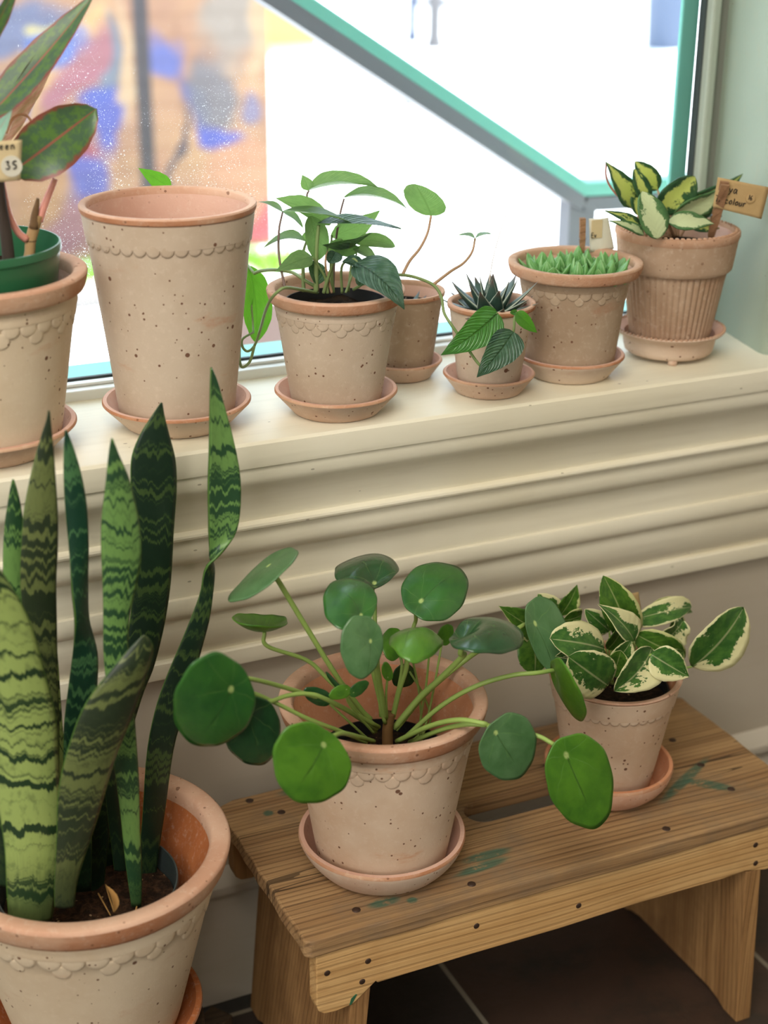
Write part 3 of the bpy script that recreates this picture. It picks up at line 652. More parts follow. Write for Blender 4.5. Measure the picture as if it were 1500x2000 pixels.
def plain_pot(label, loc, R, H, rb, n1=0, mats=(None, None, None), lip=0.085, band=0.09, srow=0.2, group='smooth tapering clay pots', seed=0):
    """straight tapering pot with a thin brown lip, optional faint scallop step"""
    t = thing('terracotta_pot', label, 'flower pot', loc, group); L = Vector(loc)
    b = band * R; rb2 = R * 0.985 - (R - rb) * b / H
    zs = H - srow * R
    rf = lambda z: rb + (R * 0.965 - rb) * z / H
    body = [(0, 0), (rb - 0.003, 0), (rb, 0.003)] + [(rf(zs * i / 8), zs * i / 8) for i in range(1, 8)] + [(rf(zs), zs)]
    if n1: body += [(rf(zs) + 0.0017, zs + 0.0006), (rf(H - b) + 0.0017, H - b - 0.001)]
    body += [(rf(H - b), H - b)]
    ri = R * (1 - lip)
    V1, F1 = lathe(body, 112, L, 0.006, seed)
    V2, F2 = lathe([(rf(H - b), H - b), (ri, H - b), (rb - lip * R, 0.010), (0, 0.009)], 112, L, 0.006, seed); n = len(V1)
    mesh_obj('body', V1 + V2, F1 + [tuple(i + n for i in q) for q in F2], [mats[0], mats[2]], t, slots=[0] * len(F1) + [1] * len(F2), sharp=40)
    Va, Fa = lathe([(rf(H - b) - 0.0005, H - b - 0.0005), (R * 0.990, H - b + 0.001), (R * 0.998, H - b * 0.5), (R, H - 0.0015)], 112, L, 0.006, seed)
    Vb, Fb = lathe([(R, H - 0.0015), (R * 0.99, H), (ri + 0.0015, H), (ri, H - 0.0015), (ri, H - b)], 112, L, 0.006, seed); n = len(Va)
    mesh_obj('rim', Va + Vb, Fa + [tuple(i + n for i in q) for q in Fb], [M_EDGE, mats[1]], t, slots=[0] * len(Fa) + [1] * len(Fb), sharp=50)
    if n1:
        rnd = random.Random(seed); V, F = [], []; rad = pi * rf(zs) / n1
        for i in range(n1):
            q = disc_plate(rf, 2 * pi * (i + .5) / n1, zs + 0.0004, rad * rnd.uniform(1.02, 1.08), 0.0014); V, F = join((V, F), q)
        mesh_obj('scallop_border', [Vector(p) + L for p in V], F, mats[0], t)
    return t
def saucer(label, loc, R, H, rb, seed=0, round_wall=0.0, ma=None, mi=None, group='clay saucers'):
    w = 0.0052 * (R / 0.08) + 0.0008
    o = []
    for i in range(7):
        u = i / 6; o.append((rb + (R - rb) * (u + round_wall * sin(pi * u)), H * (0.06 + 0.84 * u)))
    prof = [(0, 0), (rb - 0.003, 0)] + o + [(R, H * 0.95), (R - 0.001, H)]
    inn = [(R - 0.001, H), (R - w * 0.85, H), (R - w, H * 0.94)] + [(x - w, max(z, 0.007)) for x, z in reversed(o[1:6])] + [(rb - w - 0.004, 0.007), (0, 0.007)]
    V1, F1 = lathe(prof, 112, Vector(loc), 0.008, seed); V2, F2 = lathe(inn, 112, Vector(loc), 0.008, seed); n = len(V1)
    s = mesh_obj('saucer', V1 + V2, F1 + [tuple(i + n for i in q) for q in F2], [ma or M_SAUCER, mi or M_INPINK, M_EDGE], loc=loc, slots=[2 if i // 112 >= len(prof) - 3 else 0 for i in range(len(F1))] + [1] * len(F2), sharp=40)
    return props(s, label, 'saucer', group)

SF = 0.007                                          # saucer floor thickness
A = Vector((0.2324, 1.3640, SILL)); B = Vector((0.4150, 1.3661, SILL)); C = Vector((0.5715, 1.3405, SILL)); D = Vector((0.6805, 1.4172, SILL))
E = Vector((0.7405, 1.3344, SILL)); Fp = Vector((0.8480, 1.3510, SILL)); Gp = Vector((0.9890, 1.3719, SILL))
BT = 0.2765
Pb = Vector((0.5450, 1.1667, BT)); Nb = Vector((0.8225, 1.1874, BT))
SB = Vector((0.256, 1.196, 0.145))
up = Vector((0, 0, SF))
CL = (M_CLAY, M_LIP, M_INNER); CB = (M_CLAYB, M_LIP, M_INPINK); CG = (M_GREYCLAY, M_LIPG, M_INPINK); CT = (M_CLAY_BACKLIT, M_LIP, M_INPINK)
scallop_pot('large scalloped clay pot cut off by the left edge, holding a green plastic pot', A + up, 0.1005, 0.161, 0.066, 0.0875, mats=CB, seed=1)
saucer('clay saucer on the sill under the leftmost scalloped pot, cut off by the left edge', A, 0.0815, 0.027, 0.058, 1)
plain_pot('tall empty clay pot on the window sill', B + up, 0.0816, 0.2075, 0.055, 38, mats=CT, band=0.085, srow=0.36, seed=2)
saucer('clay saucer under the tall empty pot on the sill', B, 0.0718, 0.026, 0.051, 2)
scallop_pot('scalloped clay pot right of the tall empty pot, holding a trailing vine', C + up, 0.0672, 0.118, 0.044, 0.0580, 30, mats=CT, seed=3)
saucer('clay saucer under the scalloped pot with the trailing vine', C, 0.0612, 0.024, 0.0435, 3)
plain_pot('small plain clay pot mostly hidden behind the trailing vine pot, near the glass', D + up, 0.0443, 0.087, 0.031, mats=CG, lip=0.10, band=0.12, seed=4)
saucer('small clay saucer near the glass, under the half hidden plain pot', D, 0.0428, 0.020, 0.031, 4)
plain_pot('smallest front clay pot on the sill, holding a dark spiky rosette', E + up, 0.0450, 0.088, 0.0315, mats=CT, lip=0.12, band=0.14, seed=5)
saucer('small clay saucer under the pot with the dark spiky rosette', E, 0.0474, 0.021, 0.034, 5)
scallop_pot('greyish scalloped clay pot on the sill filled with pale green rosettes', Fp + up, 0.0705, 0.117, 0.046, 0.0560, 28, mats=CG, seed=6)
saucer('clay saucer under the pot of pale green rosettes', Fp, 0.0580, 0.025, 0.042, 6)
scallop_pot('wide scalloped clay pot on the wooden bench, nearest and holding round leaves', Pb + up, 0.1000, 0.1785, 0.064, 0.0870, 33, mats=CL, seed=7)
saucer('wide clay saucer on the bench under the round leaved plant pot', Pb, 0.0830, 0.0355, 0.064, 7, 0.14)
plain_pot('smooth clay pot at the right of the bench with cream and green leaves', Nb + up, 0.0703, 0.1338, 0.045, 40, mats=CL, lip=0.09, band=0.05, srow=0.36, seed=8)
saucer('orange clay saucer at the right of the bench under the smooth pot', Nb, 0.0690, 0.0345, 0.051, 8, 0.22, M_LIP, M_INNER)
scallop_pot('very large scalloped clay pot low at the left, holding the tall snake plant', SB + up, 0.1340, 0.208, 0.076, 0.1165, 34, mats=(M_CLAYB, M_LIP, M_ORANGE), lipw=0.15, seed=9)
saucer('orange brown saucer on the low stand under the very large snake plant pot', SB, 0.1010, 0.030, 0.072, 9, 0.08, M_ORANGE, M_ORANGE)

# ribbed pot and its beaded saucer
def rope(R, z, n, r, L, tilt=0.5):
    V, F = [], []
    for i in range(n):
        a = 2 * pi * i / n; c = Vector((R * cos(a), R * sin(a), z)); t = Vector((-sin(a), cos(a), 0)); o = Vector((cos(a), sin(a), 0)); u = Vector((0, 0, 1))
        ax = (t * 0.75 + o * tilt).normalized(); bx = u.cross(ax).normalized()
        m = len(V)
        for ph in (-1, -0.5, 0, 0.5, 1):
            cr = cos(ph * pi / 2) * 0.98 + 0.02; sl = sin(ph * pi / 2)
            for k in range(6):
                an = 2 * pi * k / 6; V.append(L + c + ax * (sl * r * 1.7) + (bx * cos(an) + u * sin(an)) * r * cr)
        for j in range(4):
            for k in range(6): F.append((m + j * 6 + k, m + j * 6 + (k + 1) % 6, m + (j + 1) * 6 + (k + 1) % 6, m + (j + 1) * 6 + k))
    return V, F
def ribbed_pot(loc):
    L = Vector(loc); t = thing('terracotta_pot', 'ribbed clay pot with a plain collar at the right end of the sill', 'flower pot', loc, 'ribbed clay pots')
    H = 0.1325; zc = H - 0.042; seg = 288; nr = 48
    V, F = [], []
    zs = [0, 0.004] + [0.004 + (zc - 0.002) * i / 10 for i in range(1, 11)]
    for z in zs:
        r = 0.0415 + (0.0565 - 0.0415) * z / zc
        for k in range(seg):
            a = 2 * pi * k / seg; w = 0.5 + 0.5 * cos(nr * a); rr = r + (0.0017 * (w ** 0.6) - 0.0010)
            V.append(L + Vector((rr * cos(a), rr * sin(a), z)))
    for j in range(len(zs) - 1):
        for k in range(seg): F.append((j * seg + k, j * seg + (k + 1) % seg, (j + 1) * seg + (k + 1) % seg, (j + 1) * seg + k))
    F.append(tuple(range(seg)))
    n = len(V); V2, F2 = lathe([(0.057, zc + 0.002), (0.0595, H - 0.004), (0.058, H - 0.004), (0.050, zc), (0.036, 0.010), (0, 0.009)], 96, L)
    mesh_obj('body', V + V2, F + [tuple(i + n for i in q) for q in F2], [M_RIBCLAY, M_INPINK], t, slots=[0] * len(F) + [1] * len(F2), sharp=60)
    V1, F1 = lathe([(0.0555, zc + 0.001), (0.0600, zc - 0.001), (0.0618, zc + 0.001), (0.0625, zc + 0.005), (0.0662, H - 0.009)], 112, L, 0.004, 3)
    V2, F2 = lathe([(0.0662, H - 0.009), (0.0676, H - 0.006), (0.0676, H - 0.0015), (0.0668, H), (0.0615, H), (0.0600, H - 0.002), (0.0590, H - 0.006)], 112, L, 0.004, 3); n = len(V1)
    mesh_obj('collar', V1 + V2, F1 + [tuple(i + n for i in q) for q in F2], [M_RIBCLAY, M_LIPG], t, slots=[0] * len(F1) + [1] * len(F2), sharp=50)
    v, f = rope(0.0628, H + 0.0004, 66, 0.00165, L); mesh_obj('beaded_edge', v, f, M_LIPG, t)
    s = thing('saucer', 'clay saucer with a beaded lip and feet under the ribbed pot', 'saucer', Gp, 'clay saucers')
    P1 = [(0, 0.005), (0.046, 0.005), (0.0485, 0.007), (0.0500, 0.012), (0.0515, 0.022), (0.0540, 0.0245), (0.0595, 0.0285), (0.0615, 0.0310), (0.0605, 0.0325)]
    P2 = [(0.0605, 0.0325), (0.0560, 0.0305), (0.0500, 0.0265), (0.0465, 0.0120), (0.0440, 0.0100), (0, 0.0100)]
    V1, F1 = lathe(P1, 112, Gp, 0.004, 5); V2, F2 = lathe(P2, 112, Gp, 0.004, 5); n = len(V1)
    mesh_obj('dish', V1 + V2, F1 + [tuple(i + n for i in q) for q in F2], [M_SAUCER, M_INPINK], s, slots=[0] * len(F1) + [1] * len(F2), sharp=40)
    v, f = rope(0.0600, 0.0325, 70, 0.00135, Gp); mesh_obj('beaded_edge', v, f, M_LIPG, s)
    for a in (-2.05, 0.05, 2.15):
        c = Gp + Vector((cos(a) * 0.0425, sin(a) * 0.0425, 0)); v, f = lathe([(0, 0), (0.005, 0), (0.0056, 0.0056), (0, 0.0056)], 16, c); mesh_obj('foot', v, f, M_SAUCER, s)
ribbed_pot(Gp + Vector((0, 0, 0.010)))

# ------------------------------------------------------------------ leaves
SH_LANCE = [(0, .10), (.06, .45), (.16, .84), (.30, 1.0), (.5, .92), (.7, .62), (.86, .30), (.95, .11), (1, .0)]
SH_HEART = [(0, .30), (.05, .72), (.14, .95), (.27, 1.0), (.45, .93), (.65, .68), (.82, .38), (.93, .14), (1, .0)]
SH_OVAL = [(0, .12), (.06, .50), (.17, .82), (.33, .98), (.5, 1.0), (.68, .90), (.84, .62), (.94, .34), (1, .0)]
SH_ROUND = [(0, .30), (.05, .58), (.15, .85), (.33, 1.0), (.55, 1.0), (.75, .86), (.9, .56), (.97, .30), (1, .0)]
SH_TRI = [(0, .85), (.15, 1.0), (.4, .82), (.7, .46), (.9, .16), (1, .0)]
def shape_at(sh, t):
    for (a, x), (b, y) in zip(sh, sh[1:]):
        if t <= b:
            u = (t - a) / (b - a); u = u * u * (3 - 2 * u) * 0.35 + u * 0.65
            return x + (y - x) * u
    return 0.0
def blade_mesh(Bp, Tp, Wv, sh, fold=0.2, arch=0.08, droop=0.0, wave=0.03, twist=0.0, nu=26, nv=10, flip=False, seed=0, side=None):
    L = Tp - Bp; n = L.cross(Wv).normalized(); mid = (Bp + Tp) / 2
    if (n.dot(CAM - mid) < 0) != flip: n = -n
    ln = L.length; hw = Wv.length; Wd = Wv.normalized()
    V, F, UV = [], [], []; rn = random.Random(seed); ph = rn.uniform(0, 6)
    for i in range(nu + 1):
        t = i / nu; s = shape_at(sh, t); c = Bp + L * t + n * (arch * ln * 4 * t * (1 - t)) - Vector((0, 0, 1)) * droop * ln * t * t
        if side: c = c + Wd * side * ln * 4 * t * (1 - t)
        a = twist * (t - 0.3); wd = Wd * cos(a) + n * sin(a); nn = n * cos(a) - Wd * sin(a)
        for j in range(nv + 1):
            v = -1 + 2 * j / nv
            h = fold * abs(v) ** 1.4 * hw * s + wave * hw * v * v * sin(9 * t + ph + (2.1 if v > 0 else 0))
            V.append(c + wd * (hw * s * v) + nn * h); UV.append(((v + 1) / 2, t))
    for i in range(nu):
        for j in range(nv):
            a = i * (nv + 1) + j; F.append((a, a + 1, a + nv + 2, a + nv + 1))
    return V, F, UV
def leaf(parent, b, t, hw, mat, sh=SH_LANCE, name='leaf', label=None, th=0.0, **kw):
    """b, t = (px, py, depth y); hw = (dpx, dpy, ddepth) half width vector at the middle"""
    Bp, Tp = P(*b), P(*t); m = ((b[0] + t[0]) / 2, (b[1] + t[1]) / 2, (b[2] + t[2]) / 2)
    Wv = P(m[0] + hw[0], m[1] + hw[1], m[2] + hw[2]) - P(*m)
    V, F, UV = blade_mesh(Bp, Tp, Wv, sh, **kw)
    o = mesh_obj(name, V, F, mat, parent, uvs=UV)
    if th: thicken(o, th)
    if label: o['label'] = label
    return o
def stem(parent, pts, r0, r1=None, mat=None, name='petiole', n=22, seg=8):
    v, f = tube([P(*p) for p in pts], r0, r1, seg, n); return mesh_obj(name, v, f, mat, parent)
def nursery(t, loc, R, H, rb, mat, soil_z, soil_mat=None, name='nursery_pot', seed=0):
    L = Vector(loc)
    v, f = lathe([(0, 0), (rb, 0), (R - 0.0015, H - 0.008), (R, H - 0.007), (R, H - 0.001), (R - 0.0006, H), (R - 0.002, H), (R - 0.0025, H - 0.006), (rb - 0.001, 0.002), (0, 0.002)], 80, L)
    mesh_obj(name, v, f, mat, t, sharp=40)
    rs = rb + (R - rb) * soil_z / H - 0.0028; V, F = [], []; nr, ns = 12, 48
    V.append(L + Vector((0, 0, soil_z + 0.003)))
    for i in range(1, nr + 1):
        for k in range(ns):
            a = 2 * pi * k / ns; r = rs * i / nr
            z = soil_z + 0.004 * (mnoise.noise(Vector((r * cos(a) * 60, r * sin(a) * 60, seed))) + 0.6 * mnoise.noise(Vector((r * cos(a) * 190, r * sin(a) * 190, seed))))
            V.append(L + Vector((r * cos(a), r * sin(a), z)))
    for k in range(ns): F.append((0, 1 + k, 1 + (k + 1) % ns))
    for i in range(nr - 1):
        for k in range(ns): F.append((1 + i * ns + k, 1 + i * ns + (k + 1) % ns, 1 + (i + 1) * ns + (k + 1) % ns, 1 + (i + 1) * ns + k))
    mesh_obj('soil', V, F, soil_mat or M_SOIL, t)

# ---------------- pilea on the bench
pl = thing('pilea_plant', 'potted plant with round glossy leaves on long stalks, on the bench', 'plant', Pb + Vector((0, 0, 0.022)))
nursery(pl, Pb + Vector((0, 0, 0.0195)), 0.062, 0.105, 0.050, M_BLACKPOT, 0.092, seed=3)
def pilea_outline(ph):
    x, y = cos(ph), sin(ph)
    r = 1.0 + 0.06 * max(0, cos(ph)) ** 6 - 0.05 * max(0, -cos(ph)) ** 8 + 0.012 * sin(9 * ph)
    return x * r, y * r * (0.97 - 0.07 * x)
def pilea_leaf(c, att, A, w, mat, tilt=0.0, wdy=None, ady=None, dome=0.10, dimple=0.10, bend=0.0, label=None, seed=0, edge=0.03):
    """c = centre (px, py, depth); att = petiole point (px, py); A, w = half axis px vectors (A towards the tip); tilt = depth per px upward"""
    Cc = P(*c); Av = P(c[0] + A[0], c[1] + A[1], c[2] + (-A[1] * tilt if ady is None else ady)) - Cc
    Wv = P(c[0] + w[0], c[1] + w[1], c[2] + (-w[1] * tilt if wdy is None else wdy)) - Cc
    dt = A[0] * w[1] - A[1] * w[0]; ux, uy = att[0] - c[0], att[1] - c[1]
    x0, y0 = (ux * w[1] - uy * w[0]) / dt, (A[0] * uy - A[1] * ux) / dt
    q0 = sqrt(x0 * x0 + y0 * y0)
    if q0 > 0.7: x0, y0 = x0 * 0.7 / q0, y0 * 0.7 / q0
    n = Av.cross(Wv).normalized()
    if n.dot(CAM - Cc) < 0: n = -n
    R = (Av.length + Wv.length) / 2
    V, F, UV = [], [], []; nr, ns = 12, 60; rn = random.Random(seed); p0 = rn.uniform(0, 6)
    for i in range(nr + 1):
        rho = (i / nr) ** 0.85
        for k in range(ns):
            x, y = pilea_outline(2 * pi * k / ns); x = x0 + rho * (x - x0); y = y0 + rho * (y - y0)
            q = x * x + y * y; d2 = (x - x0) ** 2 + (y - y0) ** 2
            h = dome * (1 - q) - dimple * exp(-d2 * 7) + bend * (x * x - 0.3) + edge * rho ** 3 * sin(3 * 2 * pi * k / ns + p0)
            V.append(Cc + Av * x + Wv * y + n * (h * R)); UV.append((0.5 + 0.5 * (y - y0), 0.5 + 0.5 * (x - x0)))
    for i in range(nr):
        for k in range(ns): F.append((i * ns + k, i * ns + (k + 1) % ns, (i + 1) * ns + (k + 1) % ns, (i + 1) * ns + k))
    o = mesh_obj('leaf', V, F, mat, pl, uvs=UV); thicken(o, 0.0011)
    if label: o['label'] = label
    LAST[:] = [V[0] - n * 0.0008, n, o]
    return o
LAST = []
AX = 1.1667
def pet(p, r0=0.0019, r1=0.0022, att=True):
    q = [P(*a) for a in p]
    if att:
        q = [LAST[0], LAST[0] - LAST[1] * 0.010 + (q[1] - q[0]) * 0.12] + q[1:]
    v, f = tube(q, r0, r1, 8, 36); mesh_obj('petiole', v, f, M_PETIOLE, LAST[2] if att else pl)
# stem
stem(pl, [(757, 1462, AX), (757, 1425, AX), (762, 1392, AX)], 0.0058, 0.0052, M_STEMBROWN, 'stem')
J = (760, 1408, AX)
pilea_leaf((417, 1372, 1.075), (450, 1346), (-48, 74), (63, 50), M_PILEA, tilt=-0.0002, dome=0.05, dimple=0.05, bend=-0.10, seed=1)
pet([(452, 1347, 1.083), (500, 1328, 1.10), (580, 1350, 1.13), (660, 1378, 1.15), (735, 1425, AX)])
pilea_leaf((492, 1426, 1.105), (487, 1395), (14, 66), (57, -12), M_PILEAD, tilt=-0.0002, dome=0.08, seed=2)
pet([(488, 1397, 1.11), (524, 1371, 1.112), (560, 1359, 1.12), (600, 1355, 1.125), (640, 1367, 1.13), (740, 1420, 1.16)])
pet([(470, 1362, 1.12), (498, 1355, 1.115), (600, 1403, 1.12), (664, 1428, 1.135), (715, 1450, 1.155)], att=False)
pilea_leaf((608, 1491, 1.040), (632, 1455), (-40, 62), (65, 50), M_PILEAB, tilt=0.0, dome=0.06, dimple=0.06, seed=3)
pet([(632, 1455, 1.045), (648, 1438, 1.055), (668, 1432, 1.07), (696, 1438, 1.10), (730, 1448, 1.14)])
pilea_leaf((517, 1121, 1.165), (526, 1106), (-66, 50), (13, 19), M_PILEAG, ady=0.0, wdy=-0.034, dome=0.05, dimple=0.03, seed=4)
pet([(541, 1108, 1.17), (600, 1228, 1.17), (662, 1327, 1.17), (735, 1425, AX)], 0.0024, 0.0026)
pilea_leaf((511, 1210, 1.205), (520, 1212), (-54, -4), (-3, 13), M_PILEAB, ady=0.0, wdy=-0.030, dome=-0.34, dimple=0.0, seed=5)
pet([(522, 1230, 1.205), (600, 1290, 1.20), (645, 1331, 1.19), (725, 1405, AX)])
pilea_leaf((715, 1116, 1.205), (732, 1132), (-37, -22), (51, -24), M_PILEAD, tilt=0.0011, dome=0.24, dimple=0.26, seed=6)
pet([(733, 1131, 1.205), (732, 1180, 1.20), (733, 1230, 1.19), (745, 1400, AX)])
pilea_leaf((683, 1179, 1.140), (706, 1198), (-38, -34), (36, -38), M_PILEA, tilt=0.0006, dome=0.16, dimple=0.20, seed=7)
pet([(707, 1199, 1.145), (715, 1260, 1.15), (735, 1340, 1.155), (752, 1412, 1.164)])
pilea_leaf((706, 1261, 1.095), (723, 1252), (-6, 61), (42, 8), M_PILEAG, tilt=0.0001, dome=0.09, dimple=0.08, seed=8)
pet([(722, 1252, 1.10), (735, 1300, 1.12), (742, 1340, 1.14), (752, 1402, 1.164)], 0.0026, 0.0028)
pilea_leaf((850, 1154, 1.180), (824, 1172), (50, -38), (-40, -44), M_PILEA, tilt=0.0006, dome=0.16, dimple=0.16, seed=9)
pet([(824, 1173, 1.185), (812, 1212, 1.185), (806, 1232, 1.185), (790, 1310, 1.18), (766, 1402, AX)])
pilea_leaf((812, 1257, 1.115), (798, 1240), (-8, 31), (53, 6), M_PILEAB, tilt=0.0013, dome=0.36, dimple=0.12, seed=10)
pet([(806, 1242, 1.12), (795, 1300, 1.14), (780, 1350, 1.155), (768, 1400, AX)])
pilea_leaf((768, 1257, 1.165), (778, 1250), (-4, 32), (23, 4), M_PILEAB, tilt=0.0003, dome=0.05, seed=11)
pet([(778, 1248, 1.165), (785, 1300, 1.165), (766, 1398, AX)], 0.0014, 0.0016)
pilea_leaf((949, 1242, 1.100), (908, 1234), (68, 12), (-22, 37), M_PILEAD, tilt=0.0012, dome=0.26, dimple=0.34, seed=12)
pet([(914, 1233, 1.105), (905, 1280, 1.12), (860, 1325, 1.14), (820, 1362, 1.155), (770, 1422, AX)], 0.0024, 0.0032)
pilea_leaf((1073, 1243, 1.165), (1047, 1218), (30, 78), (36, -18), M_PILEAG, tilt=0.0002, dome=0.06, seed=13)
pet([(1050, 1220, 1.167), (1010, 1228, 1.165), (950, 1262, 1.165), (905, 1292, 1.18), (830, 1355, 1.17), (772, 1425, AX)], 0.0018, 0.0030)
pilea_leaf((1108, 1345, 1.085), (1080, 1316), (30, 58), (-17, 14), M_PILEAB, ady=-0.008, wdy=0.034, dome=0.12, seed=14)
pet([(1082, 1317, 1.09), (1050, 1314, 1.095), (1000, 1319, 1.105), (930, 1340, 1.12), (860, 1380, 1.14), (790, 1442, 1.16)], 0.0020, 0.0025)
pilea_leaf((993, 1459, 1.040), (969, 1432), (30, 50), (-48, 42), M_PILEAG, tilt=0.0, dome=0.06, dimple=0.06, seed=15)
pet([(969, 1433, 1.043), (940, 1412, 1.055), (895, 1406, 1.075), (840, 1418, 1.11), (775, 1448, 1.15)], 0.0022, 0.0026)
pilea_leaf((1134, 1525, 1.015), (1107, 1477), (33, 84), (-60, 35), M_PILEAB, tilt=0.0, dome=0.07, dimple=0.06, seed=16)
pet([(1107, 1477, 1.02), (1075, 1450, 1.03), (1040, 1434, 1.045), (945, 1416, 1.065), (880, 1420, 1.09), (800, 1450, 1.145)], 0.0019, 0.0024)
# small young leaves
for (c, a, w, m, dm) in (((656, 1336, 1.15), (665, 1348), (12, 8), M_PILEAD, .1), ((622, 1360, 1.14), (636, 1368), (14, -12), M_PILEAD, .1), ((665, 1352, 1.12), (676, 1346), (10, 10), M_PILEAB, .05),
                         ((700, 1345, 1.12), (690, 1352), (6, 10), M_PILEA, .05), ((756, 1312, 1.14), (757, 1322), (11, 2), M_PILEAB, .05), ((789, 1320, 1.20), (800, 1312), (12, 18), M_PILEAD, .05), ((870, 1240, 1.18), (864, 1250), (12, 10), M_PILEAB, .05)):
    pilea_leaf(c, a, ((c[0] - a[0]) / .55, (c[1] - a[1]) / .55), w, m, dome=dm, dimple=0.02, seed=int(c[0]))
for p in ([(665, 1348, 1.15), (690, 1380, 1.155), (735, 1430, AX)], [(636, 1368, 1.14), (680, 1408, 1.145), (725, 1450, 1.16)], [(680, 1352, 1.12), (682, 1375, 1.13), (730, 1432, 1.16)],
          [(757, 1322, 1.14), (754, 1360, 1.15), (756, 1405, 1.165)], [(800, 1312, 1.20), (828, 1360, 1.19), (840, 1410, 1.185), (800, 1452, 1.175)],
          [(838, 1280, 1.17), (832, 1340, 1.175), (822, 1400, 1.18), (815, 1452, 1.175)], [(864, 1250, 1.18), (850, 1330, 1.18), (838, 1390, 1.18), (822, 1452, 1.175)], [(805, 1285, 1.19), (818, 1350, 1.19), (826, 1440, 1.185)]):
    pet(p, 0.0011, 0.0013, False)

# ---------------- snake plant on the floor stand
sn = thing('snake_plant', 'tall upright snake plant with banded sword leaves at the left', 'plant', SB + Vector((0, 0, 0.021)))
nursery(sn, SB + Vector((0, 0, 0.0225)), 0.084, 0.148, 0.066, M_GREYPOT, 0.126, M_BARK, seed=9)
def sword(st, mat, seed=0, trough=0.22, th=0.0024, label=None, mat2=None, split=0):
    """st = [(px, py, depth, half-width px, tilt px, depth of half-width), ...] from the soil to the tip"""
    rows = []
    for q in st:
        px, py, y, hx = q[:4]; hy = q[4] if len(q) > 4 else 0; hd = q[5] if len(q) > 5 else 0
        c = P(px, py, y); w = P(px + hx, py + hy, y + hd) - c; rows.append(tuple(c) + tuple(w))
    n = 54; nv = 10; rs = []
    pts = rows; m = len(pts) - 1
    for i in range(n + 1):
        t = i / n * m; k = min(int(t), m - 1); u = t - k
        g = lambda j: pts[max(0, min(m, j))]
        o = []
        for a in range(6):
            p0, p1, p2, p3 = g(k - 1)[a], g(k)[a], g(k + 1)[a], g(k + 2)[a]
            o.append(0.5 * (2 * p1 + (p2 - p0) * u + (2 * p0 - 5 * p1 + 4 * p2 - p3) * u * u + (3 * p1 - p0 - 3 * p2 + p3) * u ** 3))
        rs.append((Vector(o[:3]), Vector(o[3:])))
    V, F, UV = [], [], []; d = 0.0
    for i, (c, w) in enumerate(rs):
        if i: d += (c - rs[i - 1][0]).length
        t = (rs[min(i + 1, n)][0] - rs[max(i - 1, 0)][0]).normalized(); nn = t.cross(w); nn = nn.normalized() if nn.length > 1e-9 else Vector((0, 1, 0))
        for j in range(nv + 1):
            v = -1 + 2 * j / nv
            V.append(c + w * v * (1 + 0.03 * sin(60 * d + seed + v)) + nn * (trough * (v * v - 0.4) * w.length)); UV.append(((v + 1) / 2, d))
    for i in range(n):
        for j in range(nv): a = i * (nv + 1) + j; F.append((a, a + 1, a + nv + 2, a + nv + 1))
    o = mesh_obj('leaf', V, F, [mat, mat2] if mat2 else mat, sn, uvs=UV, slots=[1 if k // nv >= split else 0 for k in range(len(F))] if mat2 else None); thicken(o, th)
    if label: o['label'] = label
    return o
sword([(60, 1800, 1.140, 40), (66, 1720, 1.140, 50), (64, 1620, 1.138, 58), (54, 1500, 1.135, 64), (40, 1384, 1.13, 65), (10, 1260, 1.125, 63), (-14, 1170, 1.12, 49), (-30, 1105, 1.115, 24), (-42, 1065, 1.112, 3)], M_SNAKE, 1, 0.30, label='broad pale banded leaf at the front')
sword([(48, 1740, 1.225, 16), (44, 1600, 1.225, 18), (38, 1400, 1.225, 20), (30, 1200, 1.225, 20), (27, 1090, 1.225, 20), (27, 1030, 1.225, 18), (27, 985, 1.225, 12), (26, 955, 1.225, 6), (25, 936, 1.225, 1)], M_SNAKEM, 2)
sword([(98, 1740, 1.20, 20), (94, 1560, 1.20, 22), (88, 1350, 1.20, 26), (80, 1230, 1.20, 30), (76, 1150, 1.20, 34), (77, 1080, 1.20, 36), (79, 1010, 1.20, 33), (83, 950, 1.20, 26), (87, 900, 1.20, 19), (91, 850, 1.20, 10), (94, 822, 1.20, 4), (95, 802, 1.20, 1)], M_SNAKEB, 3)
sword([(158, 1740, 1.195, 20), (152, 1580, 1.195, 27), (155, 1450, 1.195, 30), (162, 1350, 1.195, 28), (166, 1280, 1.195, 24), (164, 1215, 1.195, 13, 0, .010), (158, 1150, 1.195, 15, 0, .006), (153, 1060, 1.195, 19), (148, 980, 1.195, 20), (141, 920, 1.195, 16), (133, 870, 1.195, 8), (128, 840, 1.195, 1)], M_SNAKET, 4)
sword([(266, 1770, 1.16, 9), (262, 1700, 1.16, 14), (255, 1600, 1.16, 18), (247, 1500, 1.16, 22), (240, 1400, 1.16, 23), (228, 1300, 1.16, 23), (228, 1210, 1.16, 25), (234, 1140, 1.16, 33), (238, 1080, 1.16, 38), (236, 1010, 1.16, 35), (230, 940, 1.16, 23), (222, 890, 1.16, 10), (218, 856, 1.16, 1)], M_SNAKEM, 5)
sword([(206, 1740, 1.245, 22), (220, 1500, 1.245, 25), (246, 1370, 1.245, 28), (268, 1300, 1.245, 33), (286, 1230, 1.245, 34), (294, 1160, 1.245, 36), (299, 1060, 1.245, 40), (300, 970, 1.245, 44), (300, 900, 1.245, 42), (303, 850, 1.245, 28), (309, 812, 1.245, 12), (315, 786, 1.245, 1)], M_SNAKED, 6, 0.15)
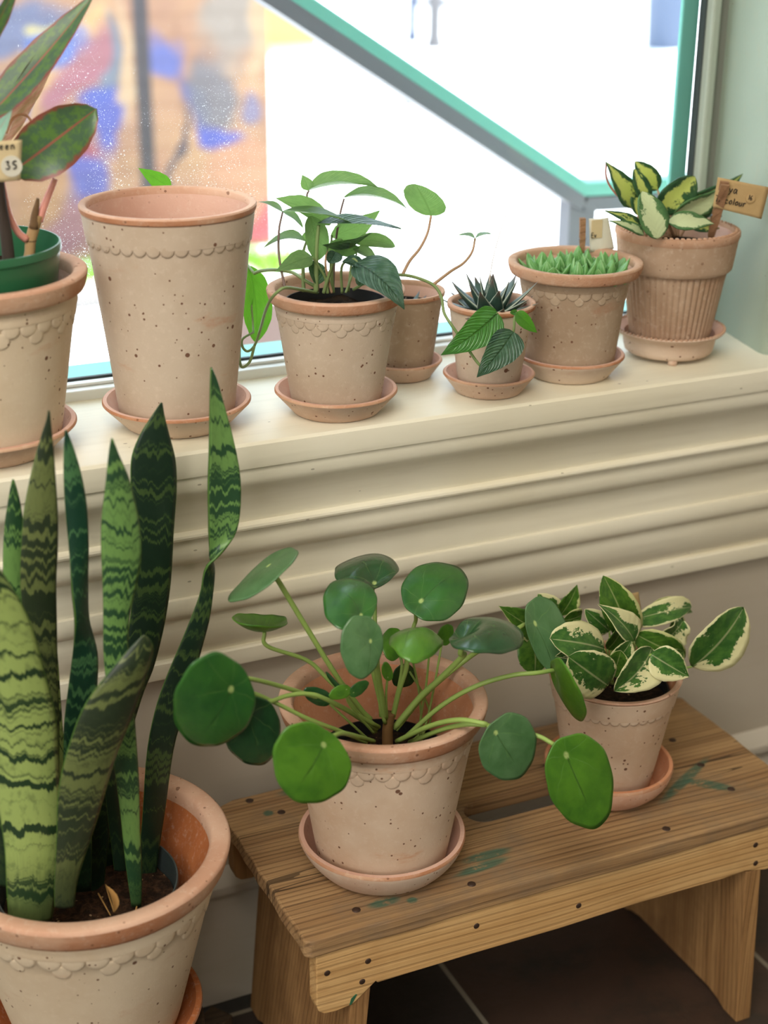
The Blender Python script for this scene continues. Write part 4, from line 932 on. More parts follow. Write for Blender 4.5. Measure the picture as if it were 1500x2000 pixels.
sword([(282, 1760, 1.215, 15), (293, 1650, 1.215, 19), (304, 1550, 1.215, 22), (316, 1450, 1.215, 26), (334, 1380, 1.215, 28), (354, 1320, 1.215, 26), (374, 1260, 1.215, 22), (390, 1210, 1.215, 18), (403, 1160, 1.215, 12), (411, 1110, 1.215, 8, 0, .004), (419, 1085, 1.215, -9, 0, .006), (432, 1048, 1.215, -25), (438, 1000, 1.215, -31), (437, 930, 1.215, -31), (431, 850, 1.215, -23), (424, 790, 1.215, -14), (418, 745, 1.215, -7), (413, 718, 1.215, -1)], M_SNAKED, 7, 0.15, mat2=M_SNAKEM, split=31, label='twisted leaf with a dark back and a light banded face')
sword([(126, 1772, 1.130, 18), (130, 1720, 1.130, 22), (144, 1640, 1.128, 33), (160, 1560, 1.125, 44, -3), (180, 1480, 1.120, 52, -8), (205, 1410, 1.115, 56, -14), (233, 1345, 1.112, 56, -24), (256, 1300, 1.110, 45, -22), (272, 1263, 1.110, 23, -10), (281, 1240, 1.11, 1)], M_SNAKEB, 8, 0.25)
sword([(182, 1740, 1.215, 20), (190, 1640, 1.215, 22), (202, 1540, 1.215, 20), (212, 1460, 1.215, 14), (218, 1400, 1.215, 1)], M_SNAKED, 9)
sword([(236, 1700, 1.20, 12), (226, 1600, 1.20, 14), (216, 1500, 1.20, 12), (210, 1420, 1.20, 1)], M_SNAKED, 10)
sword([(20, 1730, 1.17, 22), (12, 1600, 1.17, 24), (0, 1450, 1.17, 26), (-20, 1300, 1.17, 22), (-30, 1200, 1.17, 2)], M_SNAKED, 11)
sword([(120, 1700, 1.225, 14), (112, 1560, 1.225, 17), (104, 1420, 1.225, 18), (96, 1300, 1.225, 17), (93, 1230, 1.225, 12), (91, 1190, 1.225, 1)], M_SNAKE, 12)
for i, (a, b) in enumerate((((192, 1745), (216, 1788)), ((206, 1728), (222, 1780)), ((262, 1790), (274, 1745)), ((110, 1740), (143, 1743)))):
    q = [PZ(a[0], a[1], 0.300), (PZ(a[0], a[1], 0.302) + PZ(b[0], b[1], 0.301)) / 2, PZ(b[0], b[1], 0.298)]
    v, f = tube(q, 0.0009, 0.0006, 6, 8); mesh_obj('dry_straw', v, f, M_STRAW, sn)
leaf(sn, (222, 1782, 1.10), (206, 1728, 1.115), (6, -3, 0.004), M_STRAW, SH_LANCE, name='dry_leaf', fold=0.6)

# low stand under the big pot
ws = thing('plant_stand', 'low dark wooden plant stand under the snake plant pot, one foot showing', 'plant stand', (SB.x, SB.y, 0))
v, f = lathe([(0, 0.124), (0.100, 0.124), (0.102, 0.126), (0.102, 0.143), (0.100, 0.145), (0, 0.145)], 64, (SB.x, SB.y, 0)); mesh_obj('top', v, f, M_DARKWOOD, ws, sharp=40)
v, f = lathe([(0, 0.030), (0.03, 0.030), (0.022, 0.045), (0.022, 0.105), (0.035, 0.124), (0, 0.124)], 32, (SB.x, SB.y, 0)); mesh_obj('post', v, f, M_DARKWOOD, ws, sharp=40)
fd = (Vector((0.4145, 1.2985, 0)) - Vector((SB.x, SB.y, 0))); fa = atan2(fd.y, fd.x)
for k, ang in enumerate((fa, fa + pi / 2)):
    t = Vector((cos(ang), sin(ang), 0)); s = Vector((-sin(ang), cos(ang), 0)); c = Vector((SB.x, SB.y, 0)); le = fd.length if k == 0 else 0.10; lb = 0.15 if k == 0 else 0.10; hz = 0.030 - 0.0005 * k
    V = [c + t * a + s * b + Vector((0, 0, z)) for a in (-lb, le) for b in (-0.0145, 0.0145) for z in (0, hz)]
    bevel(mesh_obj('foot_bar', V, [(0, 1, 3, 2), (4, 6, 7, 5), (0, 4, 5, 1), (2, 3, 7, 6), (0, 2, 6, 4), (1, 5, 7, 3)], M_DARKWOOD, ws, smooth=False), 0.002)

# ---------------- bench
bench = thing('wooden_bench', 'low weathered pine bench with a hand slot, holding two potted plants', 'bench', (BX, BY, 0))
x0, x1, y0, y1 = 0.425, 1.011, 1.073, 1.328
def board_with_slot():
    bm = bmesh.new(); rnd = random.Random(2)
    def loop(pts):
        vs = [bm.verts.new((x, y, BT)) for x, y in pts]; return [bm.edges.new((vs[i], vs[(i + 1) % len(vs)])) for i in range(len(vs))]
    out = []
    def seg(a, b, n, amp):
        for i in range(n):
            u = i / n; x = a[0] + (b[0] - a[0]) * u; y = a[1] + (b[1] - a[1]) * u; j = rnd.uniform(-amp, amp) if i else 0
            out.append((x + (j if a[0] == b[0] else 0), y + (j if a[1] == b[1] else 0)))
    r = 0.006
    seg((x0 + r, y0), (x1 - r, y0), 20, 0.0008); seg((x1 - r, y0), (x1, y0 + r), 1, 0); seg((x1, y0 + r), (x1, y1 - 0.012), 12, 0.0012); seg((x1, y1 - 0.012), (x1 - 0.018, y1), 1, 0)
    seg((x1 - 0.018, y1), (x0 + 0.02, y1), 20, 0.0012); seg((x0 + 0.02, y1), (x0, y1 - 0.008), 1, 0); seg((x0, y1 - 0.008), (x0, y0 + r), 12, 0.0015); seg((x0, y0 + r), (x0 + r, y0), 1, 0)
    e = loop(out)
    sl = []; sr = 0.0195; cy = 1.2005
    for k in range(9): a = pi / 2 + pi * k / 8; sl.append((0.677 + sr * cos(a), cy + sr * sin(a)))
    for k in range(9): a = -pi / 2 + pi * k / 8; sl.append((0.782 + sr * cos(a), cy + sr * sin(a)))
    e += loop(sl)
    bmesh.ops.triangle_fill(bm, edges=e, use_beauty=True)
    fs = list(bm.faces); r_ = bmesh.ops.extrude_face_region(bm, geom=fs)
    bmesh.ops.translate(bm, vec=(0, 0, -0.0185), verts=[g for g in r_['geom'] if isinstance(g, bmesh.types.BMVert)])
    bmesh.ops.recalc_face_normals(bm, faces=bm.faces)
    V = [v.co.copy() for v in bm.verts]; bm.verts.index_update(); F = [tuple(v.index for v in f.verts) for f in bm.faces]; bm.free(); return V, F
v, f = board_with_slot(); bevel(mesh_obj('seat_board', v, f, M_WOODTOP, bench, smooth=False), 0.0022, 2)
ZT = BT - 0.0185
def apron(y0_, y1_, flipd=False):
    pr = [(0.436, ZT), (1.008, ZT), (1.008, 0.204), (1.000, 0.2005), (0.957, 0.2015), (0.930, 0.2075), (0.90, 0.206), (0.80, 0.2075), (0.70, 0.2055), (0.60, 0.2065), (0.499, 0.206), (0.4975, 0.2085), (0.474, 0.1895), (0.456, 0.1870), (0.444, 0.1880), (0.438, 0.1930), (0.436, 0.2010)]
    V = [(x, y, z) for y in (y0_, y1_) for x, z in pr]; n = len(pr)
    F = [(k, (k + 1) % n, (k + 1) % n + n, k + n) for k in range(n)] + [tuple(range(n)), tuple(range(n, 2 * n))]
    return V, F
v, f = apron(1.0755, 1.0935); bevel(mesh_obj('front_apron', v, f, M_WOODFRONT, bench, smooth=False), 0.0012)
v, f = apron(1.306, 1.324); bevel(mesh_obj('back_apron', v, f, M_WOODLEG, bench, smooth=False), 0.0012)
def leg_panel(xt, wd, splay):
    pr = [(1.0945, ZT), (1.0945, 0.2045), (1.0765, 0.2045), (1.0760, 0.0), (1.100, 0.0), (1.112, 0.006), (1.130, 0.010), (1.270, 0.010), (1.288, 0.006), (1.300, 0.0), (1.324, 0.0), (1.324, 0.2045), (1.305, 0.2045), (1.305, ZT)]
    V = [(x + splay * (ZT - z), y, z) for x in (xt, xt + wd) for y, z in pr]; n = len(pr)
    F = [(k, (k + 1) % n, (k + 1) % n + n, k + n) for k in range(n)] + [tuple(range(n)), tuple(range(n, 2 * n))]
    return V, F
v, f = leg_panel(0.4775, 0.0195, -0.085); bevel(mesh_obj('leg_panel', v, f, M_WOODLEG, bench, smooth=False), 0.0012)
v, f = leg_panel(0.9300, 0.0195, 0.050); bevel(mesh_obj('leg_panel', v, f, M_WOODLEG, bench, smooth=False), 0.0012)
for (x, y) in ((0.943, 1.238), (0.941, 1.181), (0.942, 1.127), (0.835, 1.093), (0.483, 1.284), (0.607, 1.092), (0.488, 1.101), (0.460, 1.318), (0.520, 1.21)):
    v, f = lathe([(0, 0.0011), (0.0028, 0.0010), (0.0042, 0.0004), (0.0044, -0.001), (0, -0.001)], 14, (x, y, BT)); mesh_obj('nail', v, f, M_NAIL, bench)
for (x, z) in ((0.489, 0.235), (0.447, 0.235), (0.483, 0.213), (0.605, 0.239), (0.722, 0.227), (0.940, 0.238), (0.943, 0.214)):
    V, F = lathe([(0, 0.0008), (0.0022, 0.0007), (0.0032, 0.0002), (0.0032, -0.001), (0, -0.001)], 12)
    mesh_obj('nail', [(x + p[0], 1.0755 - p[2], z + p[1]) for p in V], F, M_NAIL, bench)
V = [(0.4715, 0.197), (0.4760, 0.2005), (0.4775, 0.2000), (0.4745, 0.1945), (0.4715, 0.1900), (0.4695, 0.1900)]
mesh_obj('paint_splash', [(x, 1.0750, z) for x, z in V] + [(x, 1.0756, z) for x, z in V], [tuple(range(6)), tuple(range(11, 5, -1))] + [(k, (k + 1) % 6, (k + 1) % 6 + 6, k + 6) for k in range(6)], M_GREENPAINT, bench, smooth=False)

# ---------------- cream and green pothos on the bench
nj = thing('pothos_plant', 'bushy plant with cream edged green leaves at the right of the bench', 'plant', Nb + Vector((0, 0, 0.018)))
nursery(nj, Nb + Vector((0, 0, 0.0165)), 0.058, 0.107, 0.039, M_BLACKPOT, 0.096, seed=5)
NY = 1.187
NL = [  # base, tip, half width, material, shape, extras
    ((1228, 1245, 1.19), (1178, 1124, 1.19), (31, -10, 0), M_NJOYG, SH_OVAL, dict(fold=.16)),
    ((1238, 1252, 1.165), (1168, 1180, 1.165), (15, -17, .01), M_NJOY, SH_LANCE, dict(fold=.3)),
    ((1180, 1268, 1.15), (1074, 1248, 1.14), (-6, -38, .01), M_NJOY, SH_ROUND, dict(fold=.1, arch=.10)),
    ((1186, 1338, 1.115), (1110, 1283, 1.105), (-26, 34, 0), M_NJOY, SH_ROUND, dict(fold=.06)),
    ((1272, 1266, 1.13), (1200, 1350, 1.11), (27, 20, 0), M_NJOY, SH_OVAL, dict(fold=.28, arch=.12)),
    ((1272, 1278, 1.12), (1346, 1322, 1.105), (-16, 26, 0), M_NJOY, SH_HEART, dict(fold=.35)),
    ((1240, 1238, 1.175), (1338, 1284, 1.165), (14, -24, 0), M_NJOYG, SH_OVAL, dict(fold=.2, arch=.10)),
    ((1234, 1212, 1.20), (1350, 1186, 1.21), (6, -24, .01), M_NJOY, SH_OVAL, dict(fold=.2, arch=.12)),
    ((1262, 1190, 1.225), (1352, 1196, 1.235), (2, -18, .01), M_NJOYG, SH_LANCE, dict(fold=.2, arch=.12)),
    ((1352, 1302, 1.15), (1452, 1186, 1.15), (32, 25, 0), M_NJOY, SH_OVAL, dict(fold=.14)),
    ((1298, 1250, 1.185), (1334, 1212, 1.19), (14, 14, 0), M_NJOY, SH_ROUND, dict(fold=.4, wave=.2)),
    ((1050, 1235, 1.215), (974, 1184, 1.205), (-6, 26, 0), M_NJOYG, SH_HEART, dict(fold=.1)),
    ((1040, 1240, 1.21), (1044, 1316, 1.195), (32, -4, 0), M_NJOYG, SH_OVAL, dict(fold=.1)),
    ((1094, 1202, 1.22), (1127, 1142, 1.225), (16, 6, 0), M_NJOYG, SH_LANCE, dict(fold=.2)),
    ((1096, 1206, 1.225), (1050, 1160, 1.23), (14, -14, 0), M_NJOY, SH_OVAL, dict(fold=.2)),
    ((1100, 1212, 1.205), (1136, 1200, 1.21), (4, -18, 0), M_NJOYG, SH_ROUND, dict(fold=.2)),
    ((1130, 1262, 1.155), (1084, 1282, 1.145), (4, 14, 0), M_NJOY, SH_HEART, dict(fold=.3)),
    ((1186, 1268, 1.175), (1216, 1222, 1.18), (14, 8, .005), M_NJOYG, SH_OVAL, dict(fold=.2)),
    ((1190, 1300, 1.145), (1232, 1252, 1.15), (14, 12, 0), M_NJOY, SH_OVAL, dict(fold=.25)),
    ((1192, 1320, 1.135), (1212, 1270, 1.135), (20, 8, 0), M_NJOYG, SH_OVAL, dict(fold=.2)),
    ((1270, 1300, 1.14), (1335, 1272, 1.15), (8, 16, 0), M_NJOYG, SH_OVAL, dict(fold=.2)),
    ((1262, 1312, 1.135), (1300, 1268, 1.14), (16, 12, 0), M_NJOYG, SH_OVAL, dict(fold=.2)),
    ((1190, 1232, 1.20), (1142, 1190, 1.205), (12, -14, 0), M_NJOY, SH_OVAL, dict(fold=.3)),
    ((1310, 1230, 1.21), (1330, 1200, 1.215), (10, 6, 0), M_NJOYG, SH_OVAL, dict(fold=.3)),
    ((1110, 1330, 1.125), (1140, 1352, 1.115), (-12, 14, 0), M_NJOY, SH_HEART, dict(fold=.2)),
    ((1090, 1270, 1.185), (1130, 1330, 1.165), (26, -14, 0), M_NJOYG, SH_OVAL, dict(fold=.1)),
    ((1150, 1250, 1.19), (1120, 1212, 1.195), (14, -10, 0), M_NJOYG, SH_OVAL, dict(fold=.1)),
]
for i, (b, t, hw, m, sh, kw) in enumerate(NL):
    hw = (hw[0] * 1.12, hw[1] * 1.12, hw[2])
    lf = leaf(nj, b, t, hw, m, sh, seed=i, th=0.0006, **kw)
    base = (1200 + (b[0] - 1200) * 0.35, 1335, NY + (b[2] - NY) * 0.3)
    stem(lf, [b, ((b[0] + base[0]) / 2, (b[1] + base[1]) / 2 - 6, (b[2] + base[2]) / 2), base], 0.0011, 0.0015, M_PETIOLE, n=12, seg=6)

# ---------------- trailing vine pot (centre of the sill)
cb = thing('trailing_vine_plant', 'leafy silver green trailing vine in the scalloped pot at the middle of the sill', 'plant', C + Vector((0, 0, 0.016)))
nursery(cb, C + Vector((0, 0, 0.0160)), 0.0505, 0.096, 0.036, M_BLACKPOT, 0.086, seed=7)
CY = 1.3405
CLV = [
    ((603, 372, 1.36), (742, 371, 1.36), (2, -12, .016), M_CEBU, SH_HEART, dict(fold=.5, droop=-.02)),
    ((603, 372, 1.36), (590, 341, 1.365), (12, -4, 0), M_CEBU, SH_LANCE, dict()),
    ((672, 386, 1.36), (798, 410, 1.355), (3, -9, .014), M_CEBU, SH_LANCE, dict(fold=.4, arch=.10)),
    ((649, 428, 1.35), (538, 387, 1.355), (-10, -26, .006), M_CEBU, SH_LANCE, dict(fold=.15, arch=.04)),
    ((552, 415, 1.345), (504, 394, 1.345), (3, -5, .008), M_CEBU, SH_LANCE, dict(fold=.2)),
    ((552, 413, 1.35), (592, 446, 1.35), (5, -5, .008), M_CEBU, SH_LANCE, dict(fold=.2)),
    ((606, 422, 1.33), (620, 510, 1.33), (23, -3, .004), M_CEBU, SH_OVAL, dict(fold=.25, arch=.05)),
    ((646, 462, 1.36), (742, 411, 1.365), (12, 18, .004), M_CEBU, SH_LANCE, dict(fold=.12)),
    ((552, 413, 1.335), (692, 436, 1.325), (1, -6, .018), M_CEBU, SH_LANCE, dict(fold=.2, arch=.04)),
    ((620, 436, 1.325), (784, 447, 1.32), (2, -9, .018), M_CEBUD, SH_LANCE, dict(fold=.2, arch=.03)),
    ((598, 472, 1.345), (515, 484, 1.34), (-2, -9, .012), M_CEBU, SH_LANCE, dict(fold=.3, arch=.14)),
    ((610, 502, 1.325), (538, 530, 1.315), (-10, -17, .006), M_CEBU, SH_LANCE, dict(fold=.2, arch=.10)),
    ((692, 472, 1.35), (772, 482, 1.345), (2, -14, .006), M_CEBU, SH_OVAL, dict(fold=.2, arch=.12)),
    ((630, 478, 1.325), (726, 455, 1.33), (3, 8, .012), M_CEBUD, SH_LANCE, dict(fold=.2, arch=.04)),
    ((648, 478, 1.34), (702, 484, 1.335), (2, 15, .004), M_CEBU, SH_OVAL, dict(fold=.2)),
    ((640, 500, 1.345), (668, 466, 1.35), (16, 10, .004), M_CEBU, SH_OVAL, dict(fold=.2)),
    ((696, 514, 1.300), (790, 604, 1.262), (27, -22, .012), M_CEBUD, SH_HEART, dict(fold=.14, arch=.12)),
    ((690, 486, 1.335), (742, 520, 1.325), (5, -9, .008), M_CEBU, SH_LANCE, dict(fold=.3)),
    ((655, 492, 1.315), (642, 514, 1.31), (14, 6, 0), M_CEBUD, SH_ROUND, dict(fold=.4)),
    ((712, 528, 1.315), (700, 558, 1.315), (14, 4, 0), M_CEBUD, SH_OVAL, dict(fold=.3)),
    ((622, 555, 1.33), (606, 508, 1.335), (16, -4, .004), M_CEBUD, SH_OVAL, dict(fold=.3)),
    ((668, 512, 1.31), (722, 530, 1.295), (4, -10, .01), M_CEBUD, SH_LANCE, dict(fold=.3)),
    ((590, 468, 1.36), (612, 450, 1.36), (6, 8, 0), M_CEBU, SH_OVAL, dict(fold=.3)),
    ((486, 520, 1.425), (500, 670, 1.415), (29, -4, .004), M_CEBUL, SH_OVAL, dict(fold=.18)),
    ((334, 368, 1.450), (270, 328, 1.455), (9, -14, 0), M_CEBUL, SH_LANCE, dict(fold=.2)),
    ((842, 421, 1.335), (810, 359, 1.335), (36, 2, 0), M_CEBU, SH_ROUND, dict(fold=.06, twist=.3)),
    ((928, 466, 1.335), (962, 458, 1.335), (0, -3, .010), M_CEBU, SH_LANCE, dict(fold=.2)),
    ((928, 466, 1.335), (894, 460, 1.335), (0, -4, .008), M_CEBU, SH_LANCE, dict(fold=.2)),
    ((972, 611, 1.268), (861, 694, 1.258), (-21, -27, 0), M_CEBUG, SH_HEART, dict(fold=.14, arch=.08)),
    ((1003, 648, 1.264), (931, 737, 1.256), (28, 17, 0), M_CEBUD, SH_HEART, dict(fold=.14, arch=.06)),
    ((1008, 612, 1.262), (1049, 650, 1.258), (7, -12, 0), M_CEBUL, SH_HEART, dict(fold=.2, arch=.05)),
    ((1010, 609, 1.268), (996, 611, 1.264), (2, 6, 0), M_CEBUG, SH_ROUND, dict(fold=.3)),
]
for i, (b, t, hw, m, sh, kw) in enumerate(CLV): leaf(cb, b, t, hw, m, sh, seed=i, **kw)
for p, r0, r1, m in (
    ([(603, 372, 1.36), (600, 390, 1.36), (612, 470, 1.35), (622, 572, 1.34)], .0009, .0014, M_VINEDK), ([(672, 388, 1.36), (664, 420, 1.36), (655, 480, 1.35), (650, 572, 1.345)], .0009, .0014, M_VINEDK),
    ([(552, 414, 1.345), (545, 450, 1.34), (545, 500, 1.33), (556, 560, 1.305)], .0010, .0014, M_VINEDK), ([(622, 440, 1.328), (618, 490, 1.328), (617, 570, 1.33)], .0016, .0026, M_VINE),
    ([(648, 460, 1.36), (646, 500, 1.35), (650, 572, 1.345)], .0010, .0022, M_VINE), ([(598, 472, 1.345), (592, 500, 1.345), (593, 570, 1.34)], .0012, .0020, M_VINE), ([(610, 502, 1.325), (634, 540, 1.33), (640, 572, 1.335)], .0010, .0018, M_VINE),
    ([(692, 474, 1.35), (688, 500, 1.345), (680, 570, 1.34)], .0010, .0014, M_VINE), ([(697, 490, 1.34), (690, 530, 1.34), (675, 572, 1.335)], .0009, .0013, M_VINE), ([(640, 480, 1.33), (636, 520, 1.33), (648, 572, 1.335)], .0010, .0014, M_VINEBR),
    ([(700, 515, 1.305), (690, 506, 1.31), (668, 520, 1.325), (668, 572, 1.335)], .0010, .0014, M_VINE), ([(655, 505, 1.315), (645, 530, 1.325), (632, 572, 1.335)], .0012, .0018, M_VINE),
    ([(496, 534, 1.41), (510, 529, 1.40), (535, 527, 1.378), (570, 532, 1.36), (596, 548, 1.34), (620, 562, 1.335)], .0016, .0018, M_VINE),
    ([(620, 572, 1.335), (590, 566, 1.31), (557, 562, 1.288), (540, 572, 1.288), (527, 588, 1.30), (517, 612, 1.33), (508, 645, 1.36), (497, 675, 1.37), (484, 686, 1.375), (474, 678, 1.378), (474, 662, 1.38), (495, 649, 1.39)], .0016, .0012, M_VINE),
    ([(497, 675, 1.37), (488, 706, 1.37), (473, 717, 1.37), (468, 700, 1.375), (469, 660, 1.40)], .0015, .0013, M_VINE),
    ([(495, 649, 1.39), (493, 620, 1.405), (488, 560, 1.423), (486, 520, 1.425)], .0010, .0010, M_VINE),
    ([(496, 534, 1.41), (470, 500, 1.440), (420, 430, 1.452), (334, 368, 1.450)], .0014, .0010, M_VINE),
    ([(690, 566, 1.335), (735, 540, 1.315), (786, 537, 1.305), (822, 545, 1.300), (848, 558, 1.295), (862, 580, 1.29), (867, 610, 1.285), (880, 632, 1.275), (905, 668, 1.270), (934, 710, 1.262), (952, 722, 1.260), (972, 716, 1.260), (985, 700, 1.262), (1000, 660, 1.268), (1004, 640, 1.266), (1005, 622, 1.266), (1010, 611, 1.266)], .0016, .0013, M_VINE),
    ([(786, 537, 1.305), (800, 510, 1.315), (820, 485, 1.325), (835, 455, 1.332), (842, 421, 1.335)], .0017, .0012, M_VINEBR), ([(846, 556, 1.296), (880, 530, 1.31), (905, 514, 1.32), (922, 492, 1.33), (928, 466, 1.335)], .0017, .0011, M_VINEBR),
    ([(925, 640, 1.270), (940, 622, 1.268), (972, 611, 1.268)], .0010, .0010, M_VINE)):
    stem(cb, p, r0, r1, m, n=30 if len(p) < 8 else 70, name='stem' if r0 > .0014 else 'petiole')

# ---------------- rosettes
SH_FAT = [(0, .62), (.25, .92), (.48, 1.0), (.72, .80), (.9, .36), (1, .0)]
def rosette_leaf(parent, c, d, length, width, mat, name='leaf', curl=0.15, seed=0, thick=0.35, sh=SH_TRI):
    """fleshy keeled leaf from point c along unit direction d"""
    d = d.normalized(); sdir = d.cross(Vector((0, 0, 1)))
    sdir = sdir.normalized() if sdir.length > 1e-3 else Vector((1, 0, 0)); n = sdir.cross(d).normalized()
    V, F, UV = [], [], []; nu, nv = 12, 10
    for i in range(nu + 1):
        t = i / nu; w = width * shape_at(sh, t); cc = c + d * length * t + n * (curl * length * t * t)
        for j in range(nv):
            a = 2 * pi * j / nv; x = cos(a) * w; y = sin(a) * w * thick * (1.25 if sin(a) < 0 else 0.45)
            V.append(cc + sdir * x + n * y); UV.append((0.5 + 0.5 * cos(a), t))
    for i in range(nu):
        for j in range(nv): F.append((i * nv + j, i * nv + (j + 1) % nv, (i + 1) * nv + (j + 1) % nv, (i + 1) * nv + j))
    F.append(tuple(range(nv)))
    return mesh_obj(name, V, F, mat, parent, uvs=UV)
def rosette(parent, c, spec, mat, width, seed, sh=SH_TRI, thick=0.35):
    rn = random.Random(seed)
    for (n, el, ln, off) in spec:
        for k in range(n):
            a = 2 * pi * (k + off) / n + rn.uniform(-.12, .12); e = radians(el + rn.uniform(-6, 6)); d = Vector((cos(a) * cos(e), sin(a) * cos(e), sin(e)))
            rosette_leaf(parent, c + Vector((d.x, d.y, 0)) * width * 0.45, d, ln * rn.uniform(.9, 1.1), width * rn.uniform(.9, 1.08), mat, curl=rn.uniform(.02, .16), sh=sh, thick=thick)
h1 = thing('dark_rosette_plant', 'dark spiky succulent rosette with pale edged leaves in the smallest front pot', 'plant', E + Vector((0, 0, 0.017)))
nursery(h1, E + Vector((0, 0, 0.0165)), 0.0325, 0.066, 0.026, M_BLACKPOT, 0.058, seed=11)
rosette(h1, E + Vector((0, 0, 0.080)), [(7, 12, 0.049, 0.1), (7, 30, 0.052, 0.5), (6, 50, 0.050, 0.2), (4, 72, 0.042, 0.6)], M_HAW, 0.0105, 3)
stem(h1, [(955, 555, 1.336), (962, 510, 1.338), (975, 460, 1.342), (992, 410, 1.35), (1010, 366, 1.36)], 0.0006, 0.0004, plain('dry_flower_stalk', srgb(206, 196, 184), 0.7), 'flower_stalk')
h2 = thing('dark_rosette_plant', 'dark spiky leaves just showing in the half hidden pot near the glass', 'plant', D + Vector((0, 0, 0.017)))
nursery(h2, D + Vector((0, 0, 0.0165)), 0.033, 0.062, 0.026, M_BLACKPOT, 0.050, seed=12)
rosette(h2, D + Vector((0, 0, 0.064)), [(7, 20, 0.034, 0.3), (5, 48, 0.030, 0.1), (3, 72, 0.022, 0.4)], M_HAW, 0.0075, 5)
h3 = thing('pale_rosette_plant', 'cluster of pale green pointed rosettes filling the greyish scalloped pot', 'plant', Fp + Vector((0, 0, 0.016)))
nursery(h3, Fp + Vector((0, 0, 0.016)), 0.0520, 0.094, 0.037, M_BLACKPOT, 0.088, seed=13)
rn = random.Random(8)
cs = [(0, -0.026), (0.029, -0.020), (-0.029, -0.016), (-0.010, 0.004), (0.018, 0.006), (0.036, 0.008), (-0.033, 0.014), (0.006, 0.030)]
for i, (dx, dy) in enumerate(cs):
    ca, sa = cos(radians(-25)), sin(radians(-25))
    c = Fp + Vector((dx * ca - dy * sa, dx * sa + dy * ca, 0.100 + rn.uniform(-.002, .003)))
    rosette(h3, c, [(6, 20, 0.030, rn.random()), (5, 44, 0.034, rn.random()), (4, 70, 0.032, rn.random())], M_CYMB, 0.0074, 20 + i, SH_FAT, 0.55)

# ---------------- hoya in the ribbed pot
ho = thing('hoya_plant', 'waxy plant with yellow centred green leaves in the ribbed pot', 'plant', Gp + Vector((0, 0, 0.020)))
nursery(ho, Gp + Vector((0, 0, 0.0205)), 0.0500, 0.102, 0.033, M_BLACKPOT, 0.094, seed=15)
GY = 1.372
HL = [
    ((1232, 406, 1.39), (1183, 316, 1.385), (19, -11, .004), M_HOYA, SH_LANCE, dict(fold=.25)), ((1284, 370, 1.40), (1240, 315, 1.40), (15, -13, 0), M_HOYA, SH_OVAL, dict(fold=.2)),
    ((1262, 398, 1.38), (1238, 330, 1.38), (15, -5, 0), M_HOYA, SH_OVAL, dict(fold=.2)), ((1284, 410, 1.365), (1357, 345, 1.365), (20, 22, 0), M_HOYA, SH_OVAL, dict(fold=.2)),
    ((1284, 466, 1.320), (1254, 374, 1.335), (27, -7, 0), M_HOYAP, SH_OVAL, dict(fold=.15)), ((1250, 446, 1.35), (1182, 412, 1.345), (4, -10, .004), M_HOYA, SH_LANCE, dict(fold=.3)),
    ((1256, 459, 1.33), (1190, 431, 1.325), (3, -9, .004), M_HOYAP, SH_LANCE, dict(fold=.3)), ((1310, 412, 1.38), (1450, 340, 1.385), (9, 19, .004), M_HOYA, SH_LANCE, dict(fold=.3)),
    ((1316, 418, 1.36), (1412, 366, 1.36), (10, 18, .004), M_HOYAP, SH_LANCE, dict(fold=.3)), ((1304, 434, 1.335), (1394, 437, 1.325), (-3, -19, .006), M_HOYAP, SH_LANCE, dict(fold=.25, arch=.08)),
    ((1302, 437, 1.34), (1274, 403, 1.345), (10, -6, 0), M_HOYAP, SH_LANCE, dict(fold=.4)), ((1300, 420, 1.37), (1314, 396, 1.375), (9, 6, 0), M_CEBUD, SH_OVAL, dict(fold=.3)),
    ((1328, 424, 1.37), (1402, 392, 1.37), (7, 17, 0), M_HOYA, SH_OVAL, dict(fold=.2)), ((1345, 440, 1.36), (1405, 446, 1.355), (0, 10, 0), M_HOYA, SH_LANCE, dict(fold=.2)),
    ((1245, 420, 1.385), (1236, 372, 1.39), (12, 0, 0), M_HOYA, SH_OVAL, dict(fold=.2)),
]
for i, (b, t, hw, m, sh, kw) in enumerate(HL):
    lf = leaf(ho, b, t, hw, m, sh, seed=i, th=0.0014, **kw)
    base = (1318 + (b[0] - 1310) * .3, 462, GY + (b[2] - GY) * .3)
    stem(lf, [b, ((b[0] + base[0]) / 2, (b[1] + base[1]) / 2 - 3, (b[2] + base[2]) / 2), base], .0011, .0016, M_VINEBR, n=10, seg=6)
stem(ho, [(1184, 318, 1.386), (1184, 345, 1.39), (1196, 370, 1.392), (1226, 402, 1.392)], .0011, .0013, plain('reddish_stem', srgb(168, 104, 96), 0.6), 'stem')

# ---------------- red edged plant in the green plastic pot (left edge)
ag = thing('red_edged_plant', 'large leaved plant with dark red leaf edges in a green plastic pot', 'plant', A + Vector((0, 0, 0.022)))
nursery(ag, A + Vector((0, 0, 0.0225)), 0.0790, 0.170, 0.056, M_GREENPOT, 0.140, seed=17)
ag.children[0]['label'] = 'green plastic nursery pot'
leaf(ag, (-30, 235, 1.345), (192, -22, 1.365), (-22, -30, .012), M_AGLA, SH_LANCE, fold=.2, arch=-.03, nu=36)
leaf(ag, (-40, 300, 1.375), (150, 15, 1.38), (18, 26, .02), M_AGLAU, SH_LANCE, fold=.3, arch=-.02, nu=30)
leaf(ag, (22, 338, 1.330), (188, 212, 1.340), (-36, -48, .004), M_AGLA, SH_OVAL, fold=.16, arch=.04, wave=.10, nu=36)
leaf(ag, (-60, 120, 1.335), (40, -60, 1.345), (14, 10, .004), M_AGLA, SH_LANCE, fold=.2)
leaf(ag, (-40, 300, 1.315), (24, 214, 1.315), (12, 14, 0), M_AGLAG, SH_LANCE, fold=.2)
